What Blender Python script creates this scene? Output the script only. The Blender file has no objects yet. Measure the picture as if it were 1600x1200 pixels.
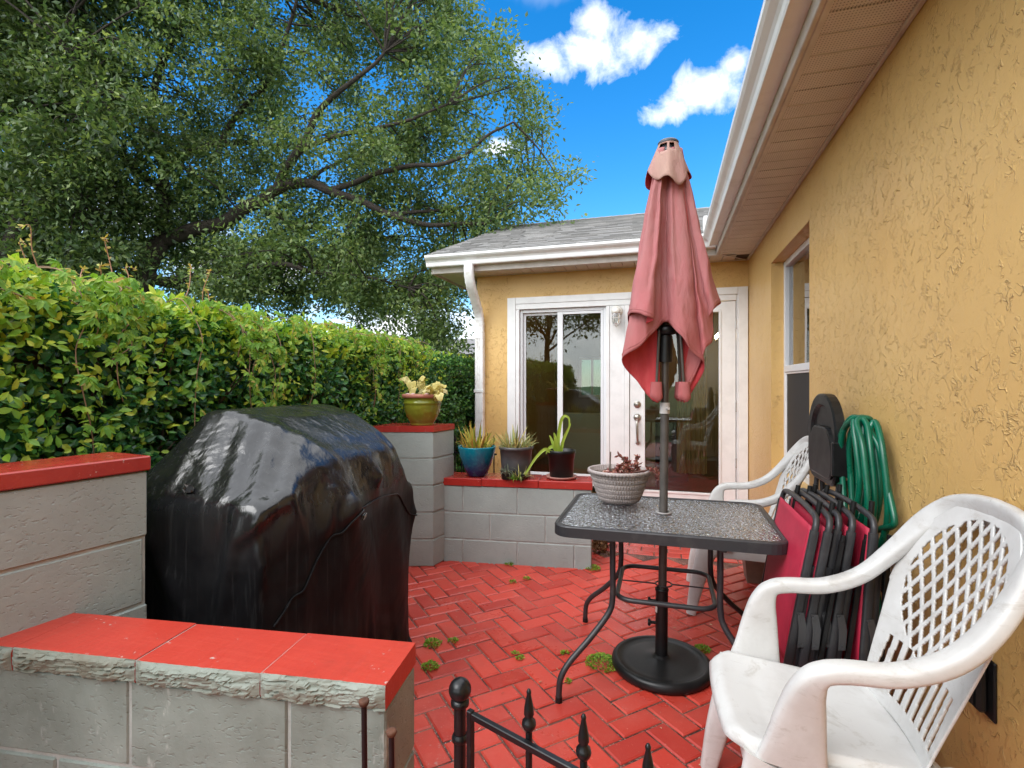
import bpy, math, random
import numpy as np
from mathutils import Vector, Matrix, noise as mnoise

random.seed(7)
RNG = np.random.default_rng(11)
SC = bpy.context.scene
COL = SC.collection
PI = math.pi
YAW = math.radians(16.5)
EYE = 1.30            # eye height in metres
FPX = 800.0
CY, SY = math.cos(YAW), math.sin(YAW)

def ray(u, v):
    a = (u - 800) / FPX
    return Vector((-SY + CY * a, CY + SY * a, (600 - v) / FPX))

def sight(u, v, t):
    return Vector((0, 0, EYE)) + ray(u, v) * t

# ------------------------------------------------------------------ mesh builder
class MB:
    def __init__(self):
        self.v, self.f, self.m, self.s = [], [], [], []

    def add(self, verts, faces, mat=0, smooth=False):
        o = len(self.v)
        self.v.extend(tuple(p) for p in verts)
        for f in faces:
            self.f.append(tuple(i + o for i in f))
            self.m.append(mat)
            self.s.append(smooth)

    def box(self, x0, x1, y0, y1, z0, z1, bev=0.0, mat=0, M=None):
        c = Vector(((x0 + x1) / 2, (y0 + y1) / 2, (z0 + z1) / 2))
        h = Vector(((x1 - x0) / 2, (y1 - y0) / 2, (z1 - z0) / 2))
        vs, fs = [], []
        if bev <= 0:
            for sx in (-1, 1):
                for sy in (-1, 1):
                    for sz in (-1, 1):
                        vs.append(c + Vector((sx * h.x, sy * h.y, sz * h.z)))
            fs = [(0, 1, 3, 2), (4, 6, 7, 5), (0, 4, 5, 1), (2, 3, 7, 6), (0, 2, 6, 4), (1, 5, 7, 3)]
        else:
            b = min(bev, h.x * .95, h.y * .95, h.z * .95)
            idx = {}
            for sx in (-1, 1):
                for sy in (-1, 1):
                    for sz in (-1, 1):
                        for ax in range(3):
                            d = [h.x - b, h.y - b, h.z - b]
                            d[ax] += b
                            idx[(sx, sy, sz, ax)] = len(vs)
                            vs.append(c + Vector((sx * d[0], sy * d[1], sz * d[2])))
            def q(a, bb, cc, d): fs.append((a, bb, cc, d))
            for s in (-1, 1):
                q(*[idx[(s, y, z, 0)] for y, z in ((-1, -1), (1, -1), (1, 1), (-1, 1))])
                q(*[idx[(x, s, z, 1)] for x, z in ((-1, -1), (-1, 1), (1, 1), (1, -1))])
                q(*[idx[(x, y, s, 2)] for x, y in ((-1, -1), (1, -1), (1, 1), (-1, 1))])
            for s in (-1, 1):
                for r in (-1, 1):
                    q(idx[(s, r, -1, 0)], idx[(s, r, 1, 0)], idx[(s, r, 1, 1)], idx[(s, r, -1, 1)])
                    q(idx[(s, -1, r, 0)], idx[(s, 1, r, 0)], idx[(s, 1, r, 2)], idx[(s, -1, r, 2)])
                    q(idx[(-1, s, r, 1)], idx[(1, s, r, 1)], idx[(1, s, r, 2)], idx[(-1, s, r, 2)])
            for sx in (-1, 1):
                for sy in (-1, 1):
                    for sz in (-1, 1):
                        fs.append(tuple(idx[(sx, sy, sz, a)] for a in range(3)))
            # orient outward
            out = []
            for f in fs:
                p = [vs[i] for i in f]
                n = (p[1] - p[0]).cross(p[2] - p[0])
                m = sum(p, Vector()) / len(p) - c
                out.append(tuple(reversed(f)) if n.dot(m) < 0 else f)
            fs = out
        if bev <= 0:
            out = []
            for f in fs:
                p = [vs[i] for i in f]
                n = (p[1] - p[0]).cross(p[2] - p[0])
                m = sum(p, Vector()) / 4 - c
                out.append(tuple(reversed(f)) if n.dot(m) < 0 else f)
            fs = out
        if M is not None:
            vs = [M @ p for p in vs]
        self.add(vs, fs, mat)

    def prism(self, poly, z0, z1, mat=0, topmat=None, M=None):
        """poly counter-clockwise 2D, extruded in z"""
        n = len(poly)
        vs = [Vector((x, y, z0)) for x, y in poly] + [Vector((x, y, z1)) for x, y in poly]
        if M is not None:
            vs = [M @ p for p in vs]
        self.add(vs, [(i, (i + 1) % n, n + (i + 1) % n, n + i) for i in range(n)], mat)
        self.add(vs[n:], [tuple(range(n))], mat if topmat is None else topmat)
        self.add(vs[:n], [tuple(reversed(range(n)))], mat)

    def extrude(self, poly, A, B, ux, uz, mat=0, caps=True, smooth=False):
        """2D profile (a along ux, b along uz) swept straight from A to B"""
        A, B, ux, uz = Vector(A), Vector(B), Vector(ux), Vector(uz)
        n = len(poly)
        vs = [A + ux * a + uz * b for a, b in poly] + [B + ux * a + uz * b for a, b in poly]
        self.add(vs, [(i, (i + 1) % n, n + (i + 1) % n, n + i) for i in range(n)], mat, smooth)
        if caps:
            self.add(vs, [tuple(reversed(range(n))), tuple(range(n, 2 * n))], mat)

    def tube(self, path, r, n=10, caps=True, mat=0, closed=False, smooth=True):
        P = [Vector(p) for p in path]
        k = len(P)
        R = r if hasattr(r, '__len__') else [r] * k
        T = []
        for i in range(k):
            a = P[(i - 1) % k] if (closed or i > 0) else P[i]
            b = P[(i + 1) % k] if (closed or i < k - 1) else P[i]
            d = (b - a)
            T.append(d.normalized() if d.length > 1e-9 else Vector((0, 0, 1)))
        up = Vector((0, 0, 1)) if abs(T[0].z) < .9 else Vector((1, 0, 0))
        nrm = (up - T[0] * up.dot(T[0])).normalized()
        vs = []
        for i in range(k):
            nrm = (nrm - T[i] * nrm.dot(T[i]))
            nrm = nrm.normalized() if nrm.length > 1e-6 else T[i].orthogonal().normalized()
            bn = T[i].cross(nrm)
            for j in range(n):
                a = 2 * PI * j / n
                vs.append(P[i] + (nrm * math.cos(a) + bn * math.sin(a)) * R[i])
        fs = []
        for i in range(k if closed else k - 1):
            i2 = (i + 1) % k
            for j in range(n):
                j2 = (j + 1) % n
                fs.append((i * n + j, i * n + j2, i2 * n + j2, i2 * n + j))
        self.add(vs, fs, mat, smooth)
        if caps and not closed:
            self.add(vs[:n], [tuple(reversed(range(n)))], mat)
            self.add(vs[-n:], [tuple(range(n))], mat)

    def sweep(self, path, ab, lat, n=14, expo=3.0, mat=0, caps=True):
        """superellipse section: ab[i]=(in-plane half, lateral half); lat: lateral axis per point"""
        P = [Vector(p) for p in path]
        k = len(P)
        vs = []
        for i in range(k):
            T = (P[min(i + 1, k - 1)] - P[max(i - 1, 0)]).normalized()
            L = Vector(lat[i] if hasattr(lat, '__len__') and not isinstance(lat, Vector) else lat)
            L = (L - T * L.dot(T)).normalized()
            N = L.cross(T)
            a, b = ab[i]
            for j in range(n):
                w = 2 * PI * j / n
                c, s = math.cos(w), math.sin(w)
                e = 2 / expo
                vs.append(P[i] + N * (a * math.copysign(abs(c) ** e, c)) + L * (b * math.copysign(abs(s) ** e, s)))
        fs = []
        for i in range(k - 1):
            for j in range(n):
                j2 = (j + 1) % n
                fs.append((i * n + j, i * n + j2, (i + 1) * n + j2, (i + 1) * n + j))
        self.add(vs, fs, mat, True)
        if caps:
            self.add(vs[:n], [tuple(reversed(range(n)))], mat)
            self.add(vs[-n:], [tuple(range(n))], mat)

    def lathe(self, prof, n=40, c=(0, 0, 0), mat=0, fn=None, smooth=True):
        c = Vector(c)
        vs = []
        for i, (r, z) in enumerate(prof):
            for j in range(n):
                a = 2 * PI * j / n
                rr = max(r, 1e-5)
                if fn: rr = fn(rr, z, a)
                vs.append(c + Vector((rr * math.cos(a), rr * math.sin(a), z)))
        fs = []
        for i in range(len(prof) - 1):
            for j in range(n):
                j2 = (j + 1) % n
                fs.append((i * n + j, i * n + j2, (i + 1) * n + j2, (i + 1) * n + j))
        self.add(vs, fs, mat, smooth)

    def grid(self, fn, nu, nv, mat=0, smooth=True, closeu=False, keep=None):
        vs = []
        for j in range(nv + 1):
            for i in range(nu if closeu else nu + 1):
                vs.append(Vector(fn(i / nu, j / nv)))
        w = nu if closeu else nu + 1
        fs = []
        for j in range(nv):
            for i in range(nu):
                if keep and not keep((i + .5) / nu, (j + .5) / nv): continue
                i2 = (i + 1) % w if closeu else i + 1
                fs.append((j * w + i, j * w + i2, (j + 1) * w + i2, (j + 1) * w + i))
        self.add(vs, fs, mat, smooth)

    def sphere(self, c, r, n=16, mat=0, sc=(1, 1, 1)):
        k = n // 2
        c = Vector(c)
        self.grid(lambda u, v: c + Vector((sc[0] * r * math.sin(PI * v) * math.cos(2 * PI * u), sc[1] * r * math.sin(PI * v) * math.sin(2 * PI * u), -sc[2] * r * math.cos(PI * v))), n, k, mat, True, True)

    def build(self, name, mats, parent=None, world=True):
        me = bpy.data.meshes.new(name)
        off = Vector(parent['_o']) if (parent is not None and world and '_o' in parent) else Vector((0, 0, 0))
        me.from_pydata([(p[0] - off.x, p[1] - off.y, p[2] - off.z) for p in self.v], [], self.f)
        if not isinstance(mats, (list, tuple)): mats = [mats]
        for m in mats: me.materials.append(m)
        me.polygons.foreach_set('material_index', self.m)
        me.polygons.foreach_set('use_smooth', self.s)
        me.update()
        return link(name, me, parent)

def link(name, me, parent=None):
    o = bpy.data.objects.new(name, me)
    COL.objects.link(o)
    if parent is not None: o.parent = parent
    return o

def np_mesh(name, V, T, mat, parent=None, smooth=False, tri=3):
    """fast mesh from numpy arrays: V (N,3), T (M,tri)"""
    off = np.array(parent['_o'] if (parent is not None and '_o' in parent) else (0, 0, 0), dtype=np.float32)
    V = (np.asarray(V, dtype=np.float32) - off)
    T = np.asarray(T, dtype=np.int32)
    me = bpy.data.meshes.new(name)
    me.vertices.add(len(V)); me.vertices.foreach_set('co', V.ravel())
    me.loops.add(T.size); me.loops.foreach_set('vertex_index', T.ravel())
    me.polygons.add(len(T))
    me.polygons.foreach_set('loop_start', np.arange(0, T.size, tri, dtype=np.int32))
    me.polygons.foreach_set('loop_total', np.full(len(T), tri, dtype=np.int32))
    me.polygons.foreach_set('use_smooth', np.full(len(T), smooth, dtype=bool))
    me.materials.append(mat)
    me.update(calc_edges=True)
    me.validate()
    return link(name, me, parent)

def thing(name, label, cat, loc=(0, 0, 0), group=None):
    o = bpy.data.objects.new(name, None)
    COL.objects.link(o)
    o.location = loc
    o.empty_display_size = .1
    o['_o'] = tuple(loc)
    o['label'] = label
    o['category'] = cat
    if group: o['group'] = group
    return o

def tag(o, label, cat, group=None):
    o['label'] = label; o['category'] = cat
    if group: o['group'] = group
    return o

def structure(o):
    o['kind'] = 'structure'
    return o

def copy_tree(o, loc, label, rot=None):
    r = o.copy(); COL.objects.link(r); r.location = loc
    if rot is not None: r.rotation_euler = rot
    r['label'] = label
    for ch in list(o.children):
        c = ch.copy(); COL.objects.link(c); c.parent = r
        for g in list(ch.children):
            d = g.copy(); COL.objects.link(d); d.parent = c
    return r

def spline(pts, n=8, closed=False):
    P = [Vector(p) for p in pts]
    k = len(P)
    out = []
    for i in range(k if closed else k - 1):
        p0 = P[(i - 1) % k] if (closed or i > 0) else P[i] * 2 - P[i + 1]
        p1, p2 = P[i], P[(i + 1) % k]
        p3 = P[(i + 2) % k] if (closed or i < k - 2) else p2 * 2 - p1
        for j in range(n):
            t = j / n
            out.append(.5 * ((2 * p1) + (p2 - p0) * t + (2 * p0 - 5 * p1 + 4 * p2 - p3) * t * t + (3 * p1 - p0 - 3 * p2 + p3) * t ** 3))
    if not closed: out.append(P[-1])
    return out

def nz(x, y, z, s=1.0):
    return mnoise.noise(Vector((x * s, y * s, z * s)))

# ------------------------------------------------------------------ leaves
def leaf_geo(P, D, N, L, W, fold=.25, rich=False, curl=0.0):
    """P base, D direction, N normal, L length, W half width -> V, T"""
    P, D, N = np.asarray(P, float), np.asarray(D, float), np.asarray(N, float)
    D = D / (np.linalg.norm(D, axis=1, keepdims=True) + 1e-9)
    S = np.cross(D, N); S /= (np.linalg.norm(S, axis=1, keepdims=True) + 1e-9)
    N = np.cross(S, D)
    L = np.asarray(L)[:, None]; W = np.asarray(W)[:, None]
    if not rich:
        mid = P + D * L * .45
        V = np.stack([P, mid + S * W + N * W * fold, P + D * L - N * L * curl, mid - S * W + N * W * fold], 1)
        n = len(P)
        b = (np.arange(n) * 4)[:, None]
        T = np.concatenate([b + np.array([[0, 1, 2]]), b + np.array([[0, 2, 3]])], 0)
        return V.reshape(-1, 3), T
    m1 = P + D * L * .28 + N * L * .02
    m2 = P + D * L * .66 - N * L * curl * .4
    tip = P + D * L - N * L * curl
    V = np.stack([P, m1 + S * W * .85 + N * W * fold, m2 + S * W * .8 + N * W * fold, tip,
                  m2 - S * W * .8 + N * W * fold, m1 - S * W * .85 + N * W * fold, m1, m2], 1)
    n = len(P)
    b = (np.arange(n) * 8)[:, None]
    tr = [[0, 1, 6], [1, 2, 7], [1, 7, 6], [2, 3, 7], [3, 4, 7], [4, 5, 6], [4, 6, 7], [5, 0, 6]]
    T = np.concatenate([b + np.array([t]) for t in tr], 0)
    return V.reshape(-1, 3), T

def rnd_dirs(n):
    v = RNG.normal(size=(n, 3))
    return v / np.linalg.norm(v, axis=1, keepdims=True)

# ------------------------------------------------------------------ materials
def newmat(name):
    m = bpy.data.materials.new(name)
    m.use_nodes = True
    nt = m.node_tree
    nt.nodes.clear()
    out = nt.nodes.new('ShaderNodeOutputMaterial')
    return m, nt, out

class NT:
    def __init__(self, nt): self.nt = nt
    def n(self, t, **kw):
        nd = self.nt.nodes.new(t)
        for k, v in kw.items():
            if k.startswith('i_'):
                nd.inputs[k[2:].replace('_', ' ')].default_value = v
            else:
                setattr(nd, k, v)
        return nd
    def l(self, a, b): self.nt.links.new(a, b)
    def coord(self, kind='Object', scale=None):
        c = self.n('ShaderNodeTexCoord')
        s = c.outputs[kind]
        if scale is not None:
            mp = self.n('ShaderNodeMapping'); mp.inputs['Scale'].default_value = scale
            self.l(s, mp.inputs['Vector']); s = mp.outputs['Vector']
        return s
    def noise(self, vec, scale, detail=4, rough=.55, dist=0.0):
        nd = self.n('ShaderNodeTexNoise')
        nd.inputs['Scale'].default_value = scale
        nd.inputs['Detail'].default_value = detail
        nd.inputs['Roughness'].default_value = rough
        nd.inputs['Distortion'].default_value = dist
        self.l(vec, nd.inputs['Vector'])
        return nd.outputs['Fac']
    def ramp(self, fac, a, b, ca=(0, 0, 0, 1), cb=(1, 1, 1, 1)):
        r = self.n('ShaderNodeValToRGB')
        r.color_ramp.elements[0].position = a; r.color_ramp.elements[0].color = ca
        r.color_ramp.elements[1].position = b; r.color_ramp.elements[1].color = cb
        self.l(fac, r.inputs['Fac'])
        return r.outputs['Color']
    def math(self, op, a, b=None, clamp=False):
        m = self.n('ShaderNodeMath', operation=op); m.use_clamp = clamp
        for i, x in enumerate((a, b)):
            if x is None: continue
            if isinstance(x, (int, float)): m.inputs[i].default_value = x
            else: self.l(x, m.inputs[i])
        return m.outputs[0]
    def mix(self, fac, a, b, blend='MIX'):
        m = self.n('ShaderNodeMix', data_type='RGBA', blend_type=blend)
        for sock, x in ((m.inputs[0], fac), (m.inputs[6], a), (m.inputs[7], b)):
            if isinstance(x, (int, float)): sock.default_value = x
            elif isinstance(x, tuple): sock.default_value = x if len(x) == 4 else (*x, 1)
            else: self.l(x, sock)
        return m.outputs[2]
    def bump(self, height, strength=.5, dist=.01, normal=None):
        b = self.n('ShaderNodeBump')
        b.inputs['Strength'].default_value = strength
        b.inputs['Distance'].default_value = dist
        self.l(height, b.inputs['Height'])
        if normal is not None: self.l(normal, b.inputs['Normal'])
        return b.outputs['Normal']
    def bsdf(self, color=None, rough=None, normal=None, **kw):
        p = self.n('ShaderNodeBsdfPrincipled')
        if color is not None:
            if isinstance(color, tuple): p.inputs['Base Color'].default_value = color if len(color) == 4 else (*color, 1)
            else: self.l(color, p.inputs['Base Color'])
        if rough is not None:
            if isinstance(rough, (int, float)): p.inputs['Roughness'].default_value = rough
            else: self.l(rough, p.inputs['Roughness'])
        if normal is not None: self.l(normal, p.inputs['Normal'])
        for k, v in kw.items(): p.inputs[k.replace('_', ' ')].default_value = v
        return p.outputs[0]

def simple(name, base, rough=.5, var=None, vscale=8, vr=(.35, .65), bump=None, rvar=.0, **kw):
    """one surface: base colour, optional second colour in noise patches, optional bump (scale, strength, dist)"""
    m, nt, out = newmat(name)
    k = NT(nt)
    co = k.coord()
    col = (*base, 1)
    if var is not None:
        col = k.mix(k.ramp(k.noise(co, vscale, 6, .6), vr[0], vr[1]), (*base, 1), (*var, 1))
    nrm = None
    if bump:
        nrm = k.bump(k.noise(co, bump[0], 5), bump[1], bump[2])
    rr = rough
    if rvar:
        rr = k.math('ADD', k.math('MULTIPLY', k.noise(co, vscale * 1.7, 4), rvar * 2), rough - rvar)
    k.l(k.bsdf(col, rr, nrm, **kw), out.inputs['Surface'])
    return m
# ------------------------------------------------------------------ material library
def leaf_mat(name, cols, rough=.4, trans=.3, spec=.4):
    m, nt, out = newmat(name)
    k = NT(nt)
    g = k.n('ShaderNodeNewGeometry')
    r = k.n('ShaderNodeValToRGB')
    els = r.color_ramp.elements
    for i, (pos, c) in enumerate(cols):
        e = els[i] if i < 2 else els.new(pos)
        e.position = pos; e.color = (*c, 1)
    k.l(g.outputs['Random Per Island'], r.inputs['Fac'])
    p = k.bsdf(r.outputs['Color'], rough, None, Specular_IOR_Level=spec)
    t = k.n('ShaderNodeBsdfTranslucent')
    k.l(k.mix(1.0, r.outputs['Color'], (1.25, 1.2, .7, 1), 'MULTIPLY'), t.inputs['Color'])
    mx = k.n('ShaderNodeMixShader'); mx.inputs[0].default_value = trans
    k.l(p, mx.inputs[1]); k.l(t.outputs[0], mx.inputs[2])
    k.l(mx.outputs[0], out.inputs['Surface'])
    return m

def stucco_mat():
    m, nt, out = newmat('ochre_stucco')
    k = NT(nt)
    co = k.coord()
    n1 = k.noise(co, 10.5, 3, .55, 1.0)
    ridge = k.ramp(k.math('ABSOLUTE', k.math('SUBTRACT', n1, .5)), .0, .022, (1, 1, 1, 1), (0, 0, 0, 1))
    brk = k.ramp(k.noise(co, 16, 3, .6), .50, .58)
    n2 = k.noise(k.coord('Object', (1.1, 1, .85)), 19, 4, .6, .5)
    ridge2 = k.ramp(k.math('ABSOLUTE', k.math('SUBTRACT', n2, .52)), .0, .018, (1, 1, 1, 1), (0, 0, 0, 1))
    brk2 = k.ramp(k.noise(co, 24, 3, .6), .52, .59)
    plate = k.ramp(n2, .55, .58)
    area = k.ramp(k.noise(co, 2.6, 3), .34, .52)
    h = k.math('ADD', k.math('MULTIPLY', ridge, brk), k.math('MULTIPLY', k.math('MULTIPLY', ridge2, brk2), .8))
    h = k.math('MULTIPLY', k.math('ADD', h, k.math('MULTIPLY', plate, .35)), area)
    fine = k.noise(co, 160, 3)
    mid = k.noise(co, 26, 4)
    h = k.math('ADD', h, k.math('ADD', k.math('MULTIPLY', fine, .09), k.math('MULTIPLY', mid, .38)))
    nrm = k.bump(h, .85, .0050)
    base = k.mix(k.ramp(k.noise(co, 1.6, 5, .6), .3, .7), (.65, .42, .155, 1), (.59, .365, .128, 1))
    base = k.mix(k.math('MULTIPLY', k.ramp(k.noise(co, 60, 3), .60, .75), .25), base, (.36, .19, .05, 1))
    # grime band just above the paving
    ge = k.n('ShaderNodeNewGeometry'); sx = k.n('ShaderNodeSeparateXYZ'); k.l(ge.outputs['Position'], sx.inputs[0])
    low = k.math('MULTIPLY', k.ramp(k.math('ADD', sx.outputs['Z'], k.math('MULTIPLY', k.noise(co, 5, 4), .5)), .3, .75, (1, 1, 1, 1), (0, 0, 0, 1)), .35)
    base = k.mix(low, base, (.30, .165, .055, 1))
    k.l(k.bsdf(base, .40, nrm, Specular_IOR_Level=.45), out.inputs['Surface'])
    return m

def brick_mat():
    m, nt, out = newmat('red_painted_brick')
    k = NT(nt)
    co = k.coord()
    g = k.n('ShaderNodeNewGeometry')
    r = k.n('ShaderNodeValToRGB')
    e = r.color_ramp.elements
    e[0].position = 0; e[0].color = (.38, .031, .021, 1)
    e[1].position = 1; e[1].color = (.54, .054, .035, 1)
    x = e.new(.5); x.color = (.46, .042, .027, 1)
    k.l(g.outputs['Random Per Island'], r.inputs['Fac'])
    col = r.outputs['Color']
    fade = k.ramp(k.noise(co, 4.5, 7, .68), .46, .66)
    col = k.mix(k.math('MULTIPLY', fade, .30), col, (.52, .105, .075, 1))
    dirt = k.ramp(k.noise(co, 1.5, 6, .65), .52, .75)
    col = k.mix(k.math('MULTIPLY', dirt, .5), col, (.20, .035, .026, 1))
    chip = k.ramp(k.math('ADD', k.noise(co, 34, 6, .7), k.math('MULTIPLY', k.noise(co, 2.2, 3), .35)), .83, .86)
    col = k.mix(k.math('MULTIPLY', chip, .5), col, (.42, .29, .25, 1))
    speck = k.ramp(k.noise(co, 95, 3), .66, .74)
    col = k.mix(k.math('MULTIPLY', speck, .5), col, (.62, .30, .24, 1))
    wet = k.ramp(k.noise(co, 1.9, 5, .6), .38, .62)
    rough = k.math('ADD', k.math('MULTIPLY', wet, .30), .17)
    rough = k.math('ADD', rough, k.math('MULTIPLY', k.noise(co, 40, 4), .14))
    h = k.math('ADD', k.noise(co, 60, 5), k.math('MULTIPLY', k.noise(co, 9, 4), .8))
    nrm = k.bump(h, .4, .0028)
    k.l(k.bsdf(col, rough, nrm, Specular_IOR_Level=.5), out.inputs['Surface'])
    return m

def joint_mat():
    m, nt, out = newmat('sandy_joint')
    k = NT(nt)
    co = k.coord()
    col = k.mix(k.ramp(k.noise(co, 6, 6, .7), .42, .62), (.050, .020, .015, 1), (.22, .085, .06, 1))
    col = k.mix(k.ramp(k.noise(co, 140, 2), .60, .68), col, (.42, .30, .26, 1))
    nrm = k.bump(k.noise(co, 120, 4), .8, .004)
    k.l(k.bsdf(col, .6, nrm), out.inputs['Surface'])
    return m

def block_mat(name, base, var, stain=None, streak=.0):
    m, nt, out = newmat(name)
    k = NT(nt)
    co = k.coord()
    col = k.mix(k.ramp(k.noise(co, 5, 6, .62), .32, .68), (*base, 1), (*var, 1))
    if stain:
        col = k.mix(k.math('MULTIPLY', k.ramp(k.noise(co, 2.3, 6, .66), .50, .70), .65), col, (*stain, 1))
    if streak:
        col = k.mix(k.math('MULTIPLY', k.ramp(k.noise(k.coord('Object', (1, 1, .45)), 7.5, 5, .7), .60, .70), streak), col, (.62, .64, .61, 1))
    pits = k.ramp(k.noise(k.coord('Object', (.8, .8, 1.5)), 75, 3, .5), .30, .42)
    h = k.math('ADD', k.math('MULTIPLY', pits, .9), k.math('MULTIPLY', k.noise(co, 22, 6, .65), .9))
    nrm = k.bump(h, .42, .005)
    k.l(k.bsdf(col, .6, nrm, Specular_IOR_Level=.35), out.inputs['Surface'])
    return m

def cover_mat():
    m, nt, out = newmat('black_vinyl')
    k = NT(nt)
    co = k.coord()
    col = k.mix(k.ramp(k.noise(co, 5, 6, .65), .45, .75), (.007, .007, .008, 1), (.016, .016, .017, 1))
    dust = k.ramp(k.noise(k.coord('Object', (26, 26, 1.3)), 2.2, 5, .65), .54, .70)
    sz0 = k.n('ShaderNodeSeparateXYZ'); k.l(co, sz0.inputs[0])
    col = k.mix(k.math('MULTIPLY', dust, .35), col, (.055, .056, .057, 1))
    rough = k.math('ADD', k.math('MULTIPLY', k.ramp(k.noise(co, 5, 5, .6), .35, .7), .14), .15)
    rough = k.math('ADD', rough, k.math('MULTIPLY', dust, .12))
    rough = k.math('ADD', rough, k.ramp(sz0.outputs['Z'], .72, .90, (.30, .30, .30, 1), (0, 0, 0, 1)))
    n1 = k.noise(k.coord('Object', (26, 26, 2.4)), 1.0, 3, .5, .3)      # pulled wrinkles at the shoulders
    sz = k.n('ShaderNodeSeparateXYZ'); k.l(co, sz.inputs[0])
    n1 = k.math('MULTIPLY', n1, k.ramp(sz.outputs['Z'], .80, .95, (.10, .10, .10, 1), (.26, .26, .26, 1)))
    n2 = k.noise(co, 3.4, 2, .4, 1.4)
    h = k.math('ADD', k.math('MULTIPLY', n1, 1.0), k.math('MULTIPLY', n2, 1.1))
    nrm = k.bump(h, .36, .040)
    nrm = k.bump(k.noise(co, 420, 2), .10, .001, nrm)
    sh = k.bsdf(col, rough, nrm)
    k.l(k.ramp(sz0.outputs['Z'], .74, .92, (.10, .10, .10, 1), (.65, .65, .65, 1)), sh.node.inputs['Specular IOR Level'])
    k.l(sh, out.inputs['Surface'])
    return m

def soffit_mat():
    m, nt, out = newmat('vented_soffit')
    k = NT(nt)
    co = k.coord()
    sx = k.n('ShaderNodeSeparateXYZ'); k.l(co, sx.inputs[0])
    def cell(s, pitch):
        f = k.math('FRACT', k.math('MULTIPLY', s, 1 / pitch))
        return k.math('ABSOLUTE', k.math('SUBTRACT', f, .5))
    a = cell(sx.outputs['X'], .011); b = cell(sx.outputs['Y'], .0135)
    d = k.math('ADD', k.math('MULTIPLY', a, a), k.math('MULTIPLY', b, b))
    hole = k.math('LESS_THAN', d, .05)
    base = k.mix(k.ramp(k.noise(co, 5, 5), .35, .7), (.62, .59, .56, 1), (.53, .50, .47, 1))
    col = k.mix(k.math('MULTIPLY', hole, .72), base, (.05, .04, .035, 1))
    k.l(k.bsdf(col, .5), out.inputs['Surface'])
    return m

def shingle_mat():
    m, nt, out = newmat('grey_shingle')
    k = NT(nt)
    co = k.coord()
    g = k.n('ShaderNodeNewGeometry')
    r = k.n('ShaderNodeValToRGB')
    e = r.color_ramp.elements
    e[0].position = 0; e[0].color = (.16, .155, .15, 1)
    e[1].position = 1; e[1].color = (.38, .365, .35, 1)
    k.l(g.outputs['Random Per Island'], r.inputs['Fac'])
    col = k.mix(k.ramp(k.noise(co, 90, 3), .3, .7), r.outputs['Color'], (.24, .235, .23, 1))
    nrm = k.bump(k.noise(co, 160, 3), .6, .004)
    k.l(k.bsdf(col, .85, nrm), out.inputs['Surface'])
    return m

def glass_mat(name, tint=(.86, .9, .88), refl=1.0, rough=.005, wav=.0):
    m, nt, out = newmat(name)
    k = NT(nt)
    tr = k.n('ShaderNodeBsdfTransparent'); tr.inputs['Color'].default_value = (*tint, 1)
    gl = k.n('ShaderNodeBsdfGlossy'); gl.inputs['Roughness'].default_value = rough
    gl.inputs['Color'].default_value = (1, 1, 1, 1)
    fr = k.n('ShaderNodeFresnel'); fr.inputs['IOR'].default_value = 1.55
    if wav:
        nrm = k.bump(k.noise(k.coord(), 1.7, 2), .25, wav)
        k.l(nrm, gl.inputs['Normal']); k.l(nrm, fr.inputs['Normal'])
    f = k.math('MULTIPLY', fr.outputs[0], refl, True)
    mx = k.n('ShaderNodeMixShader')
    k.l(f, mx.inputs[0]); k.l(tr.outputs[0], mx.inputs[1]); k.l(gl.outputs[0], mx.inputs[2])
    k.l(mx.outputs[0], out.inputs['Surface'])
    return m

def pebble_glass_mat():
    m, nt, out = newmat('pebbled_glass')
    k = NT(nt)
    co = k.coord()
    n = k.noise(co, 58, 2, .5, .8)
    v = k.n('ShaderNodeTexVoronoi'); v.inputs['Scale'].default_value = 66; k.l(co, v.inputs['Vector'])
    h = k.math('ADD', n, k.math('MULTIPLY', v.outputs['Distance'], .7))
    nrm = k.bump(h, .95, .014)
    tr = k.n('ShaderNodeBsdfRefraction'); tr.inputs['Color'].default_value = (.72, .76, .75, 1)
    tr.inputs['IOR'].default_value = 1.12; tr.inputs['Roughness'].default_value = .06; k.l(nrm, tr.inputs['Normal'])
    tp = k.n('ShaderNodeBsdfTransparent'); tp.inputs['Color'].default_value = (.70, .73, .72, 1)
    mt = k.n('ShaderNodeMixShader'); mt.inputs[0].default_value = .35
    k.l(tr.outputs[0], mt.inputs[1]); k.l(tp.outputs[0], mt.inputs[2])
    gl = k.n('ShaderNodeBsdfGlossy'); gl.inputs['Roughness'].default_value = .14; k.l(nrm, gl.inputs['Normal'])
    gl.inputs['Color'].default_value = (.95, .97, 1, 1)
    fr = k.n('ShaderNodeFresnel'); fr.inputs['IOR'].default_value = 1.6; k.l(nrm, fr.inputs['Normal'])
    f = k.math('ADD', k.math('MULTIPLY', fr.outputs[0], 1.6), .26, True)
    mx = k.n('ShaderNodeMixShader')
    k.l(f, mx.inputs[0]); k.l(mt.outputs[0], mx.inputs[1]); k.l(gl.outputs[0], mx.inputs[2])
    k.l(mx.outputs[0], out.inputs['Surface'])
    return m

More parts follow.
